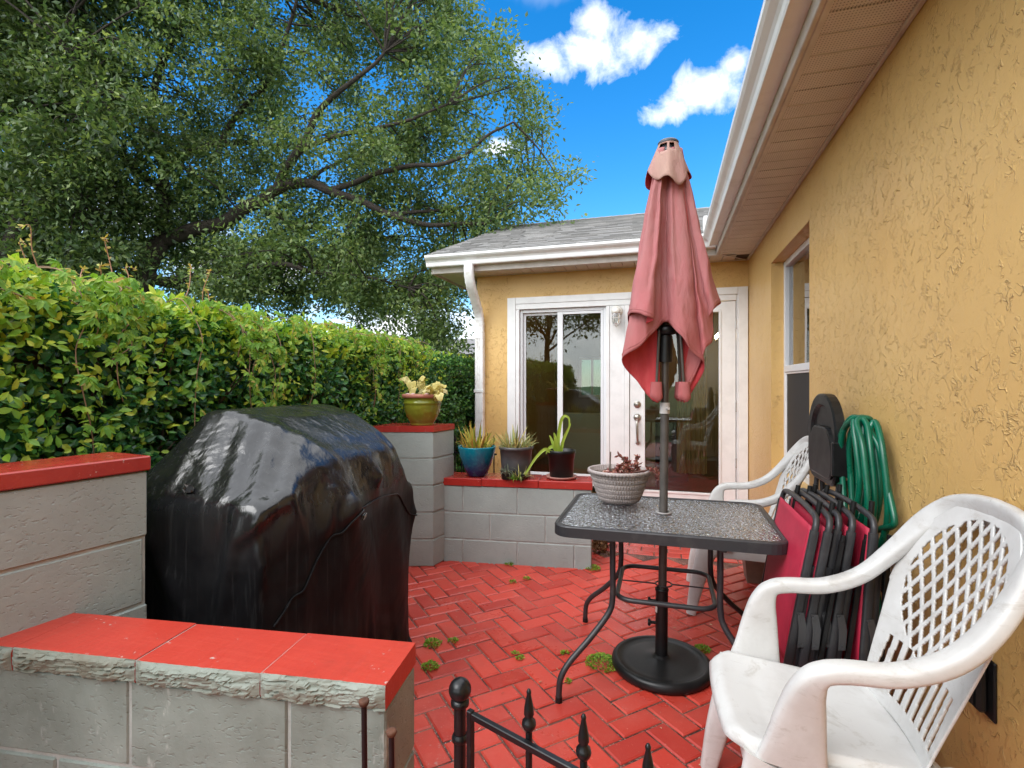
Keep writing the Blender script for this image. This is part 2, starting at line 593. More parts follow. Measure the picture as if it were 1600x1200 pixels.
def plastic_white_mat():
    m, nt, out = newmat('weathered_white_plastic')
    k = NT(nt)
    co = k.coord()
    col = k.mix(k.ramp(k.noise(co, 4, 6, .65), .42, .68), (.57, .57, .56, 1), (.46, .45, .435, 1))
    st = k.ramp(k.noise(k.coord('Object', (1, 1, 2.5)), 9, 7, .75, .6), .54, .66)
    col = k.mix(k.math('MULTIPLY', st, .55), col, (.36, .335, .30, 1))
    scr = k.ramp(k.noise(k.coord('Object', (3, 30, 8)), 3, 5, .7), .62, .70)
    col = k.mix(k.math('MULTIPLY', scr, .35), col, (.33, .31, .28, 1))
    nrm = k.bump(k.noise(co, 35, 4), .12, .002)
    k.l(k.bsdf(col, .42, nrm, Specular_IOR_Level=.4), out.inputs['Surface'])
    return m

def fabric_mat(name, c1, c2, c3, fade=None):
    m, nt, out = newmat(name)
    k = NT(nt)
    co = k.coord()
    col = k.mix(k.ramp(k.noise(k.coord('Object', (6, 6, 1.6)), 1.6, 5, .6), .35, .68), (*c1, 1), (*c2, 1))
    col = k.mix(k.math('MULTIPLY', k.ramp(k.noise(k.coord('Object', (10, 10, 2)), 1.3, 6, .65), .55, .72), .6), col, (*c3, 1))
    if fade:   # sun fading: strongest high up on the cloth
        sx = k.n('ShaderNodeSeparateXYZ'); k.l(co, sx.inputs[0])
        mr = k.n('ShaderNodeMapRange'); mr.inputs['From Min'].default_value = 1.15; mr.inputs['From Max'].default_value = 1.75
        k.l(k.math('ADD', sx.outputs['Z'], k.math('MULTIPLY', k.math('SUBTRACT', k.noise(co, 7, 5), .5), .5)), mr.inputs['Value'])
        col = k.mix(k.math('MULTIPLY', k.math('SUBTRACT', 1.0, mr.outputs['Result']), .65), col, (*fade, 1))
    nrm = k.bump(k.noise(co, 500, 2), .25, .0008)
    nrm = k.bump(k.noise(k.coord('Object', (18, 18, 5)), 1.6, 5, .6, .6), .6, .014, nrm)
    nrm = k.bump(k.noise(co, 38, 4, .6), .25, .003, nrm)
    p = k.bsdf(col, .75, nrm, Specular_IOR_Level=.2)
    t = k.n('ShaderNodeBsdfTranslucent'); k.l(col, t.inputs['Color'])
    mx = k.n('ShaderNodeMixShader'); mx.inputs[0].default_value = .22
    k.l(p, mx.inputs[1]); k.l(t.outputs[0], mx.inputs[2])
    k.l(mx.outputs[0], out.inputs['Surface'])
    return m

def glaze_mat(name, top, low, zt, zl, drip=.05, rough=.12):
    """glazed pot: two glazes meeting in an uneven drip line (heights local to the pot)"""
    m, nt, out = newmat(name)
    k = NT(nt)
    co = k.coord()
    sx = k.n('ShaderNodeSeparateXYZ'); k.l(co, sx.inputs[0])
    z = k.math('ADD', sx.outputs['Z'], k.math('MULTIPLY', k.math('SUBTRACT', k.noise(k.coord('Object', (14, 14, 5)), 1.6, 5, .65), .5), drip * 3))
    f = k.n('ShaderNodeMapRange'); f.inputs['From Min'].default_value = zl; f.inputs['From Max'].default_value = zt
    k.l(z, f.inputs['Value'])
    col = k.mix(f.outputs['Result'], (*low, 1), (*top, 1))
    col = k.mix(k.math('MULTIPLY', k.ramp(k.noise(co, 40, 4), .5, .8), .35), col, (top[0] * 1.5 + .03, top[1] * 1.5 + .03, top[2] * 1.3 + .02, 1))
    nrm = k.bump(k.noise(co, 30, 3), .2, .003)
    k.l(k.bsdf(col, rough, nrm), out.inputs['Surface'])
    return m

def emit_mat(name, col, s):
    m, nt, out = newmat(name)
    e = nt.nodes.new('ShaderNodeEmission')
    e.inputs['Color'].default_value = (*col, 1); e.inputs['Strength'].default_value = s
    nt.links.new(e.outputs[0], out.inputs['Surface'])
    return m

STUCCO = stucco_mat()
BRICK = brick_mat()
JOINT = joint_mat()
BLOCK = block_mat('grey_painted_block', (.315, .36, .345), (.262, .302, .288))
BLOCK_ROUGH = block_mat('weathered_grey_block', (.26, .30, .275), (.175, .205, .185), (.13, .145, .125), .55)
STONE = block_mat('split_stone_edge', (.27, .295, .26), (.165, .185, .155), (.15, .105, .06), .15)
MORTAR = simple('pale_mortar', (.40, .42, .40), .8, (.27, .285, .27), 12, bump=(60, .6, .004))
def cap_mat(name, c1, c2, c3, rough):
    m, nt, out = newmat(name)
    k = NT(nt)
    co = k.coord()
    col = k.mix(k.ramp(k.noise(co, 5, 6, .65), .35, .7), (*c1, 1), (*c2, 1))
    brush = k.noise(k.coord('Object', (5, 60, 60)), 1.5, 4, .6)
    col = k.mix(k.math('MULTIPLY', k.ramp(brush, .5, .75), .35), col, (*c3, 1))
    dirt = k.ramp(k.noise(co, 8, 7, .72), .56, .72)
    col = k.mix(k.math('MULTIPLY', dirt, .35), col, (c2[0] * .55, c2[1] * .9, c2[2] * .9, 1))
    chips = k.ramp(k.math('ADD', k.noise(co, 55, 5, .7), k.math('MULTIPLY', k.noise(co, 6, 3), .3)), .82, .85)
    col = k.mix(k.math('MULTIPLY', chips, .8), col, (.50, .42, .38, 1))
    rr = k.math('ADD', k.math('MULTIPLY', k.noise(co, 7, 5), .22), rough - .11)
    h = k.math('ADD', k.math('MULTIPLY', brush, .5), k.math('ADD', k.noise(co, 30, 5, .65), k.math('MULTIPLY', chips, -.6)))
    k.l(k.bsdf(col, rr, k.bump(h, .35, .003)), out.inputs['Surface'])
    return m
CAPRED = cap_mat('red_cap_paint', (.37, .029, .021), (.30, .022, .017), (.42, .045, .03), .25)
CAPRED_DRY = cap_mat('red_cap_paint_worn', (.46, .044, .027), (.40, .035, .022), (.52, .068, .042), .36)
WHITE = simple('white_trim_paint', (.74, .74, .73), .4, (.64, .64, .63), 6, (.45, .75), bump=(40, .12, .002))
WHITE_DIRTY = simple('white_downspout_paint', (.76, .76, .75), .4, (.50, .47, .43), 9, (.52, .74), bump=(30, .2, .003))
VINYL = simple('white_window_vinyl', (.66, .67, .68), .35)
GUTTER = simple('white_gutter_metal', (.76, .76, .76), .35, (.60, .59, .56), 5, (.5, .8), bump=(14, .1, .004))
FASCIA = simple('tan_fascia', (.54, .50, .46), .5, (.42, .37, .33), 6, bump=(40, .1, .002))
SOFFIT = soffit_mat()
SOFFITPLAIN = simple('tan_soffit_trim', (.58, .55, .52), .5, (.46, .43, .40), 6)
SHINGLE = shingle_mat()
GLASS = glass_mat('window_glass', (.80, .84, .82), 1.5, .004, .004)
SCREEN = simple('dark_insect_screen', (.022, .022, .022), .7)
DARKMETAL = simple('charcoal_metal', (.026, .026, .029), .38, (.048, .047, .047), 18, (.5, .75), bump=(90, .15, .001), Specular_IOR_Level=.42)
BRONZE = simple('dark_bronze_metal', (.035, .027, .022), .35, (.06, .048, .04), 12)
BLACKPLASTIC = simple('black_plastic', (.0055, .0055, .006), .36, (.013, .013, .013), 9, bump=(120, .12, .001), rvar=.1, Specular_IOR_Level=.3)
BLACKIRON = simple('black_iron_paint', (.006, .0065, .008), .30, (.018, .016, .015), 30, (.55, .75), bump=(70, .25, .0015), Specular_IOR_Level=.38)
RUST = simple('rusty_iron', (.12, .045, .022), .8, (.05, .022, .014), 40, bump=(120, .6, .002))
STEEL = simple('satin_nickel', (.42, .40, .37), .3, metallic=None) if False else simple('satin_nickel', (.40, .37, .33), .32, Metallic=.85)
GREYPOLE = simple('weathered_pole_metal', (.085, .075, .066), .5, (.05, .044, .04), 14, bump=(80, .2, .001))
PALEPLASTIC = simple('pale_grey_plastic', (.42, .40, .38), .5)
COVER = cover_mat()
WHITEPLASTIC = plastic_white_mat()
CANOPY = fabric_mat('faded_pink_canvas', (.50, .18, .188), (.46, .215, .21), (.46, .095, .095), (.48, .095, .095))
CANOPYIN = fabric_mat('red_canvas', (.62, .075, .085), (.52, .058, .068), (.66, .13, .13))
VENT = fabric_mat('sun_bleached_canvas', (.48, .33, .26), (.47, .27, .24), (.40, .21, .19))
SLING = simple('crimson_sling_mesh', (.43, .018, .050), .6, (.34, .012, .038), 10, bump=(700, .25, .0006))
HOSE = simple('green_hose', (.0, .115, .062), .3, (.0, .085, .046), 14, rvar=.1)
SOIL = simple('dark_soil', (.06, .038, .025), .95, (.10, .065, .045), 40, bump=(90, 1, .01))
PEBGLASS = pebble_glass_mat()
BARK = simple('oak_bark', (.048, .036, .028), .9, (.024, .018, .014), 9, bump=(30, .9, .03))
STEM = simple('shrub_stem', (.10, .065, .04), .9, (.05, .035, .022), 20, bump=(60, .6, .006))
TERRA = simple('terracotta', (.44, .17, .12), .6, (.36, .13, .09), 15)
OAKLEAF = leaf_mat('oak_leaf', [(0, (.066, .122, .042)), (1, (.30, .37, .13)), (.45, (.115, .185, .062)), (.8, (.18, .255, .085))], .38, .42, .5)
OAKLEAF_SIDE = leaf_mat('dark_oak_leaf', [(0, (.042, .080, .030)), (1, (.17, .23, .075)), (.5, (.072, .125, .042))], .4, .4, .45)
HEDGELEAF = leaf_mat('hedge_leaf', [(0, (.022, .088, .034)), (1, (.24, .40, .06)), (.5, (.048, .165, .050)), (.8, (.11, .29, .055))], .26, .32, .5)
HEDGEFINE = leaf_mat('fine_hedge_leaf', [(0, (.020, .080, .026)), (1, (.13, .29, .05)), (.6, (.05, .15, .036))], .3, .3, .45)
TOPLEAF = leaf_mat('fresh_hedge_leaf', [(0, (.16, .34, .035)), (1, (.56, .58, .07)), (.55, (.32, .50, .05))], .35, .35, .4)
CREEPER = leaf_mat('creeper_leaf', [(0, (.10, .25, .022)), (1, (.50, .30, .09)), (.72, (.24, .40, .035)), (.93, (.40, .44, .06))], .4, .38, .35)
WEED = leaf_mat('weed_leaf', [(0, (.10, .24, .02)), (1, (.34, .42, .06)), (.5, (.18, .33, .03))], .5, .35, .3)
ALOEGOLD = leaf_mat('golden_aloe_leaf', [(0, (.30, .38, .06)), (1, (.60, .30, .07)), (.4, (.56, .54, .08)), (.7, (.66, .46, .10))], .45, .15, .3)
ALOEPALE = leaf_mat('grey_green_aloe_leaf', [(0, (.28, .36, .16)), (1, (.60, .40, .16)), (.45, (.42, .43, .16)), (.75, (.58, .48, .17))], .45, .15, .3)
LILY = leaf_mat('striped_strap_leaf', [(0, (.20, .35, .04)), (1, (.46, .52, .10)), (.5, (.30, .43, .06))], .4, .3, .35)
WILT = leaf_mat('wilted_cream_leaf', [(0, (.50, .43, .14)), (1, (.66, .60, .32)), (.5, (.60, .52, .20))], .6, .3, .2)
SUCC = leaf_mat('red_succulent_leaf', [(0, (.16, .035, .035)), (1, (.40, .20, .14)), (.5, (.26, .075, .06))], .4, .1, .4)
DEADLEAF = leaf_mat('dead_leaf', [(0, (.10, .055, .03)), (1, (.30, .18, .09)), (.5, (.18, .10, .05))], .8, .15, .2)
GREYSUCC = leaf_mat('grey_rosette_leaf', [(0, (.09, .11, .08)), (1, (.27, .27, .19)), (.5, (.15, .17, .12))], .5, .1, .3)
# ------------------------------------------------------------------ camera, sun and sky
cam = bpy.data.cameras.new('camera')
camo = bpy.data.objects.new('camera', cam); COL.objects.link(camo)
camo.location = (0, 0, EYE)
camo.rotation_euler = (PI / 2, 0, YAW)
cam.lens = 18.0; cam.sensor_width = 36.0; cam.clip_start = .03; cam.clip_end = 2000
SC.camera = camo

SUN_DIR = Vector((-.42, -.62, .74)).normalized()     # towards the sun
sun = bpy.data.lights.new('sun', 'SUN')
sun.energy = 1.35; sun.angle = math.radians(34); sun.color = (1.0, .99, .97)
suno = bpy.data.objects.new('sun', sun); COL.objects.link(suno)
suno.rotation_euler = SUN_DIR.to_track_quat('Z', 'Y').to_euler()

w = bpy.data.worlds.new('World'); SC.world = w; w.use_nodes = True
wn = w.node_tree; wn.nodes.clear()
k = NT(wn)
wo = k.n('ShaderNodeOutputWorld'); bg = k.n('ShaderNodeBackground')
bg.inputs['Strength'].default_value = .15
sky = k.n('ShaderNodeTexSky'); sky.sky_type = 'NISHITA'; sky.sun_disc = False
sky.sun_elevation = math.asin(SUN_DIR.z); sky.sun_rotation = math.atan2(SUN_DIR.x, SUN_DIR.y)
sky.air_density = 1.0; sky.dust_density = .3; sky.ozone_density = 2.5
hs = k.n('ShaderNodeHueSaturation'); hs.inputs['Saturation'].default_value = 1.42; hs.inputs['Value'].default_value = 1.22
k.l(sky.outputs[0], hs.inputs['Color'])
tc = k.n('ShaderNodeTexCoord'); dirv = tc.outputs['Generated']
def cloud_blob(c, r):
    c = Vector(c).normalized()
    s = k.n('ShaderNodeVectorMath', operation='SUBTRACT'); k.l(dirv, s.inputs[0]); s.inputs[1].default_value = c
    q = k.n('ShaderNodeVectorMath', operation='DIVIDE'); k.l(s.outputs[0], q.inputs[0]); q.inputs[1].default_value = r
    ln = k.n('ShaderNodeVectorMath', operation='LENGTH'); k.l(q.outputs[0], ln.inputs[0])
    return k.math('SUBTRACT', 1.0, ln.outputs['Value'])
blobs = [(ray(930, 82), (.085, .09, .040)), (ray(985, 72), (.070, .07, .030)), (ray(925, 36), (.040, .05, .034)), (ray(850, 92), (.05, .05, .022)),
         (ray(1108, 138), (.065, .08, .036)), (ray(1062, 165), (.055, .07, .024)), (ray(1150, 95), (.03, .05, .022)),
         (ray(785, 232), (.06, .06, .018)), (ray(650, 510), (.22, .3, .06)), (ray(420, 420), (.22, .28, .05)), (ray(170, 330), (.14, .2, .06))]
dens = None
for c, r in blobs:
    b = cloud_blob(c, r)
    dens = b if dens is None else k.math('MAXIMUM', dens, b)
n1 = k.noise(dirv, 16, 7, .62, .3)
n0 = k.noise(dirv, 2.2, 6, .6, .4)
# broken cloud over the rest of the sky: behind, overhead and to the sides
sp = k.n('ShaderNodeSeparateXYZ'); k.l(dirv, sp.inputs[0])
side = k.math('ADD', k.math('MULTIPLY', sp.outputs['Y'], -1.1), k.math('MULTIPLY', sp.outputs['Z'], .62))
rest = k.ramp(k.math('ADD', side, k.math('MULTIPLY', k.math('SUBTRACT', n0, .5), 2.2)), .05, .40)
f = k.ramp(k.math('ADD', k.math('MAXIMUM', dens, -.6), k.math('MULTIPLY', k.math('SUBTRACT', n1, .5), 2.5)), -.04, .95)
ov = k.ramp(k.math('ADD', sp.outputs['Z'], k.math('MULTIPLY', k.math('SUBTRACT', n0, .5), .18)), .62, .74)
cl = k.math('MAXIMUM', f, k.math('MULTIPLY', k.math('MAXIMUM', rest, ov), .85), True)
shade = k.mix(k.ramp(n1, .35, .7), (5.6, 5.9, 6.4, 1), (7.4, 7.5, 7.6, 1))
# the overcast behind the photographer is thicker and brighter than the fair-weather puffs ahead
bright = k.mix(k.math('MULTIPLY', k.math('MAXIMUM', rest, ov), .9), (1, 1, 1, 1), (2.05, 2.02, 1.96, 1))
shade = k.mix(1.0, shade, bright, 'MULTIPLY')
k.l(k.mix(cl, hs.outputs[0], shade), bg.inputs['Color'])
k.l(bg.outputs[0], wo.inputs['Surface'])

SC.view_settings.view_transform = 'Standard'
SC.view_settings.look = 'None'
SC.view_settings.exposure = 0.74
SC.view_settings.gamma = 1.0
SC.cycles.max_bounces = 8
SC.cycles.transparent_max_bounces = 16
SC.cycles.use_denoising = True
SC.cycles.caustics_reflective = False
SC.cycles.caustics_refractive = False
SC.cycles.sample_clamp_indirect = 6
# ------------------------------------------------------------------ ground and paving
g = MB()
def gz(x, y):
    return -.03 + .10 * max(0, nz(x, y, 3, .02)) * (1 if abs(x) + abs(y) > 25 else 0)
N = 48
def gfn(u, v):
    x = (abs(u * 2 - 1) ** 2.2) * math.copysign(260, u - .5)
    y = (abs(v * 2 - 1) ** 2.2) * math.copysign(260, v - .5)
    return (x, y, -.035)
g.grid(gfn, N, N)
GRASSM = simple('lawn', (.05, .095, .022), .9, (.10, .13, .04), 1.5, (.35, .65), bump=(40, 1, .05))
structure(g.build('ground', GRASSM))

px0, px1, py0, py1 = -2.05, .838, -.4, 5.742
b = MB()
b.box(px0, px1, py0, py1, -.05, -.006)
structure(b.build('paving_bed', JOINT))
p = MB()
Lb, Wb, J = .198, .099, .0075
def paver(cx, cy, ang, L, Wd, rnd):
    hz = rnd.uniform(-.0016, .0016)
    tx, ty = rnd.uniform(-.008, .008), rnd.uniform(-.008, .008)
    ca, sa = math.cos(ang), math.sin(ang)
    hl, hw = (L - J) / 2 - rnd.uniform(0, .001), (Wd - J) / 2 - rnd.uniform(0, .001)
    bv = .006
    ring = []
    for (il, iw, zz) in ((0, 0, -.02), (0, 0, -.0045), (bv, bv, 0)):
        for sx, sy in ((-1, -1), (1, -1), (1, 1), (-1, 1)):
            lx, ly = sx * (hl - il), sy * (hw - iw)
            ring.append((cx + lx * ca - ly * sa, cy + lx * sa + ly * ca, zz + hz + tx * lx + ty * ly))
    f = []
    for r in (0, 4):
        for i in range(4):
            j = (i + 1) % 4
            f.append((r + i, r + j, r + 4 + j, r + 4 + i))
    f.append((8, 9, 10, 11))
    p.add(ring, f)
rp = random.Random(5)
A45 = math.radians(45)
c45, s45 = math.cos(A45), math.sin(A45)
Ycut = 3.98
for i in range(-60, 60):
    for j in range(-60, 60):
        # herringbone: unit W; horizontals start where (i - j) % 4 == 0, verticals where (i - j) % 4 == 3 (going up)
        m_ = (i - j) % 4
        if m_ == 0:
            lx, ly, an = (i + 1) * Wb, (j + .5) * Wb, A45
        elif m_ == 3:
            lx, ly, an = (i + .5) * Wb, (j + 1) * Wb, A45 + PI / 2
        else:
            continue
        x = lx * c45 - ly * s45 - .7; y = lx * s45 + ly * c45 + 2.2
        if px0 + .02 < x < px1 - .03 and py0 + .03 < y < Ycut:
            paver(x, y, an, Lb, Wb, rp)
row = 0
y = Ycut + .10
while y < py1:
    x = px0 + (.1 if row % 2 else 0)
    while x < px1 + .05:
        x0, x1 = max(x, px0), min(x + Lb, px1)
        if x1 - x0 > .03:
            paver((x0 + x1) / 2, y, 0, x1 - x0, Wb, rp)
        x += Lb
    y += Wb; row += 1
structure(p.build('brick_patio', BRICK))

# ------------------------------------------------------------------ masonry
def block_courses(mb, A, B, thick, z0, courses, rnd, h=.2, L=.405, start=0.0, gap=.008, core=None, side=1):
    """hollow blocks laid from A to B (2D points); the wall body lies on the left of A->B when side=1"""
    A, B = Vector((A[0], A[1], 0)), Vector((B[0], B[1], 0))
    d = (B - A); ln = d.length; d.normalize()
    M = Matrix.Translation(A) @ Matrix(((d.x, -d.y * side, 0, 0), (d.y, d.x * side, 0, 0), (0, 0, 1, 0), (0, 0, 0, 1)))
    for c in range(courses):
        zz = z0 + c * h
        x = -(start if c % 2 == 0 else (start + L / 2) % L)
        while x < ln - .004:
            a, bb = max(x, 0), min(x + L, ln)
            if bb - a > .02:
                jt = rnd.uniform(-.0015, .0015)
                mb.box(a + (gap / 2 if a > 0 else 0), bb - (gap / 2 if bb < ln else 0), jt, thick + jt, zz + gap / 2, zz + h - gap / 2, .004, 0, M)
            x += L
    mb.box(.004, ln - .004, .005, thick - .005, z0 - .01, z0 + courses * h - .003, 0, 1, M)
    return M
rb = random.Random(3)

# wall behind the grill, on the left
W1 = thing('block_wall', 'tall grey block wall under the hedge with a wet red cap', 'wall', (-1.75, .4, 0))
mb = MB()
LA, LB = (-1.547 - .15 * 1.1, 1.21 - 1.1), (-1.547, 1.21)
block_courses(mb, LA, LB, .2, .0, 5, rb, h=.206, L=.81, start=.11)
mb.build('blockwork', [BLOCK, MORTAR], W1)
mb = MB()
dd = Vector((LB[0] - LA[0], LB[1] - LA[1], 0)).normalized()
M = Matrix.Translation((LA[0], LA[1], 0)) @ Matrix(((dd.x, -dd.y, 0, 0), (dd.y, dd.x, 0, 0), (0, 0, 1, 0), (0, 0, 0, 1)))
ln = math.hypot(LB[0] - LA[0], LB[1] - LA[1])
mb.box(-.05, ln * .47, -.006, .21, 1.031, 1.078, .004, 0, M)
mb.box(ln * .47 + .002, ln + .008, -.008, .212, 1.031, 1.076, .004, 0, M)
mb.build('cap', CAPRED, W1)

# front low wall with split-faced cap slabs
W2 = thing('block_wall', 'low grey block wall in front of the covered grill with a rough stone-edged red cap', 'wall', (-1.0, .95, 0))
mb = MB()
FA, FB = (-1.585, .841), (-.566, .966)
block_courses(mb, FA, FB, .175, .0, 3, rb, h=.2033, start=.01)
mb.build('blockwork', [BLOCK_ROUGH, MORTAR], W2)
mb = MB()
dd = Vector((FB[0] - FA[0], FB[1] - FA[1], 0)).normalized()
M = Matrix.Translation((FA[0], FA[1], 0)) @ Matrix(((dd.x, -dd.y, 0, 0), (dd.y, dd.x, 0, 0), (0, 0, 1, 0), (0, 0, 0, 1)))
ln = math.hypot(FB[0] - FA[0], FB[1] - FA[1])
cuts = [-.02, .075, .418, .737, ln + .003]
z0, z1 = .6105, .662
for i in range(4):
    a, c = cuts[i] + .0015, cuts[i + 1] - .0015
    zt = z1 + (0, .001, -.001, .0005)[i]
    # rough front
    nu = max(6, int((c - a) / .004)); nv = 16
    def edge(u, v, a=a, c=c, i=i, zt=zt):
        x = a + (c - a) * u
        cc = x * 17 + nz(x, v, 3, 9) * 1.2; vv = v * 1.6 + nz(x, v, 8, 14) * .5
        r = (mnoise.cell(Vector((cc, vv, i))) - .2) * .006 + (mnoise.cell(Vector((cc * 2.3, vv * 2.1, i + 7)))) * .002 + nz(x, v * .06, i + 5, 60) * .0025 + nz(x, v * .06, i, 17) * .008
        prof = -.012 * math.sin(PI * min(1, v * 1.05)) ** .5
        endf = min(1, min(u, 1 - u) * 14)
        low = (nz(x, 0, i + 9, 14) * .008 + nz(x, 0, i + 2, 50) * .003 - .003) * (1 - v)
        edgez = nz(x, 2, i, 60) * .0012 * v
        return M @ Vector((x, (prof * .8 + r * min(1, (1.02 - v) * 4)) * (.25 + .75 * endf) - .004, z0 + low + (zt - z0 - low) * v + edgez * (v > .9)))
    mb.grid(edge, nu, nv, 1, False)
    top = [edge(j / nu, 1) for j in range(nu + 1)]
    back = [M @ Vector((a + (c - a) * j / nu, .178, zt)) for j in range(nu + 1)]
    mb.add(top + back, [(j, j + 1, nu + 2 + j, nu + 1 + j) for j in range(nu)], 0)
    bl = [M @ Vector((a, .178, z0)), M @ Vector((c, .178, z0)), M @ Vector((c, .178, zt)), M @ Vector((a, .178, zt))]
    mb.add(bl, [(1, 0, 3, 2)], 0)
    for xx, uu, fl in ((a, 0, 0), (c, 1, 1)):
        ed = [edge(uu, j / nv) for j in range(nv + 1)]
        vs = ed + [M @ Vector((xx, .178, z0)), M @ Vector((xx, .178, zt))]
        f = tuple(range(nv + 1)) + (nv + 2, nv + 1)
        mb.add(vs, [f if not fl else tuple(reversed(f))], 0)
    bot = [edge(j / nu, 0) for j in range(nu + 1)]
    bk = [M @ Vector((a + (c - a) * j / nu, .178, z0)) for j in range(nu + 1)]
    mb.add(bot + bk, [(j + 1, j, nu + 1 + j, nu + 2 + j) for j in range(nu)], 1)
for c in cuts[1:-1]:
    mb.box(c - .0016, c + .0016, -.004, .177, z0 + .002, z1 - .0015, 0, 2, M)
mb.build('cap', [CAPRED_DRY, STONE, MORTAR], W2)

# corner pillar
PA = Vector((-1.573, 3.335)); PC = Vector((-1.527, 3.60)); PB = PA + Vector((-.42, -.125)); PD = PB + Vector((.0, .30))
W3 = thing('block_pillar', 'square grey block pillar with a red cap carrying the green pot', 'pillar', (-1.75, 3.4, 0))
mb = MB()
def inset(poly, d):
    c = sum((Vector(q) for q in poly), Vector((0, 0))) / len(poly)
    return [tuple(Vector(q) + (c - Vector(q)).normalized() * d) for q in poly]
pl = [tuple(PB), tuple(PA), tuple(PC), tuple(PD)]
for c in range(5):
    zb = c * .1915 + (.003 if c else 0)
    j = rb.uniform(-.002, .002)
    pp = [(x + j, y) for x, y in pl]
    q = inset(pp, .004)
    lo, hi = zb + .003, (c + 1) * .1915 - .003
    mb.prism(pp, lo + .004, hi - .004)
    mb.prism(q, lo, lo + .004); mb.prism(q, hi - .004, hi)
mb.prism(inset(pl, .008), 0, .955, 1)
mb.build('blockwork', [BLOCK, MORTAR], W3)
mb = MB()
cp = inset(pl, -.006)
mb.prism(cp, .958, .996); mb.prism(inset(cp, .005), .996, 1.0)
mb.build('cap', CAPRED, W3)

# low wall of potted plants
W4 = thing('block_wall', 'low grey block wall with a thin red cap carrying three potted plants', 'wall', (-1.0, 3.6, 0))
mb = MB()
SA, SB = (-1.552, 3.473), (-.486, 3.598)
block_courses(mb, SA, SB, .2, -.03, 3, rb, h=.1955, start=.26)
mb.build('blockwork', [BLOCK, MORTAR], W4)
mb = MB()
dd = Vector((SB[0] - SA[0], SB[1] - SA[1], 0)).normalized()
M = Matrix.Translation((SA[0], SA[1], 0)) @ Matrix(((dd.x, -dd.y, 0, 0), (dd.y, dd.x, 0, 0), (0, 0, 1, 0), (0, 0, 0, 1)))
ln = math.hypot(SB[0] - SA[0], SB[1] - SA[1])
mb.box(-.005, .285, -.008, .24, .5555, .611, .004, 0, M)
mb.box(.287, .70, -.006, .24, .5555, .613, .004, 0, M)
mb.box(.702, ln + .008, -.008, .24, .5555, .611, .004, 0, M)
mb.build('cap', CAPRED, W4)
LOWM = M

# black picket edging behind the low wall
def picket(mb, x, y, z0, z1, r, tip=.07, n=10):
    mb.tube([(x, y, z0), (x, y, z1 - tip)], r, n)
    mb.lathe([(r, z1 - tip - .004), (r * 1.9, z1 - tip + .004), (r * 2.1, z1 - tip + .010), (r * 1.9, z1 - tip + .016), (r * 1.05, z1 - tip + .022),
              (r * 1.5, z1 - tip * .62), (r * 1.35, z1 - tip * .45), (r * .6, z1 - tip * .14), (r * .75, z1 - tip * .08), (r * .4, z1 - .001), (0, z1)], n, (x, y, 0))
E1 = thing('garden_fence', 'short black picket fence behind the low wall beside the blue pot', 'fence', (-1.55, 4.1, 0))
for i in range(11):
    mb = MB(); picket(mb, -1.95 + i * .055, 4.06 + i * .012, 0, .86 + (.02 if i % 2 else 0), .006, .05, 8)
    mb.build('picket', BLACKIRON, E1)
for z in (.18, .70):
    mb = MB(); mb.box(-1.99, -1.35, 4.10, 4.108, z, z + .014)
    mb.build('rail', BLACKIRON, E1)

# foreground iron garden gate
E2 = thing('garden_gate', 'black iron garden gate with spear pickets standing open over the red bricks', 'gate', (-.39, .97, 0))
def fl(s):  # along the gate
    return Vector((-.365 + s * .928, .957 - s * .372, 0))
mb = MB()
q = Vector((-.404, .985, 0))
mb.tube([q, q + Vector((0, 0, .645))], .0125, 14)
mb.lathe([(.0125, .0), (.017, .004), (.017, .012), (.0135, .018)], 16, q + Vector((0, 0, .56)))
mb.lathe([(.0125, .634), (.019, .637), (.019, .646), (.013, .650)], 16, q)
mb.build('post', BLACKIRON, E2)
mb = MB(); mb.sphere(q + Vector((0, 0, .668)), .0235, 24)
mb.build('ball_finial', BLACKIRON, E2)
ang = math.atan2(-.372, .928)
mb = MB()
for z in (.632, .12):
    mb = MB(); mb.box(0, 1.05, -.006, .006, z, z + .013, .0015, 0, Matrix.Translation(fl(0)) @ Matrix.Rotation(ang, 4, 'Z'))
    mb.build('rail', BLACKIRON, E2)
mb = MB()
mb.box(-.013, 0.0, -.0065, .0065, .05, .647, .0015, 0, Matrix.Translation(fl(0)) @ Matrix.Rotation(ang, 4, 'Z'))
mb.build('stile', BLACKIRON, E2)
for i in range(8):
    c = fl(.135 + i * .1165)
    mb = MB(); picket(mb, c.x, c.y + .013, .05, .735, .0065, .075, 12)
    mb.build('picket', BLACKIRON, E2)
for lab, (x, y, z) in (('taller black stake with a rusty flat head before the low wall', (-.562, .878, .682)), ('shorter black stake with a rusty flat head before the low wall', (-.496, .868, .642))):
    st = thing('iron_stake', lab, 'stake', (x, y, 0), 'rusty stakes at the front wall')
    mb = MB(); mb.tube([(x, y, -.02), (x + .004, y, z * .5), (x, y, z - .006)], .0055, 10); mb.build('rod', BLACKIRON, st)
    mb = MB(); mb.lathe([(0, z - .012), (.008, z - .010), (.0105, z - .004), (.010, z), (.006, z + .0015), (0, z + .0005)], 14, (x, y, 0)); mb.build('head', RUST, st)
# ------------------------------------------------------------------ the house
HO = thing('house', 'ochre stucco house with grey shingle roof and white trim round the brick patio', 'house', (.84, 5.75, 0))
WX, WY = .84, 5.75            # faces of the right-hand and the far wall
SZ = 2.58                     # soffit height
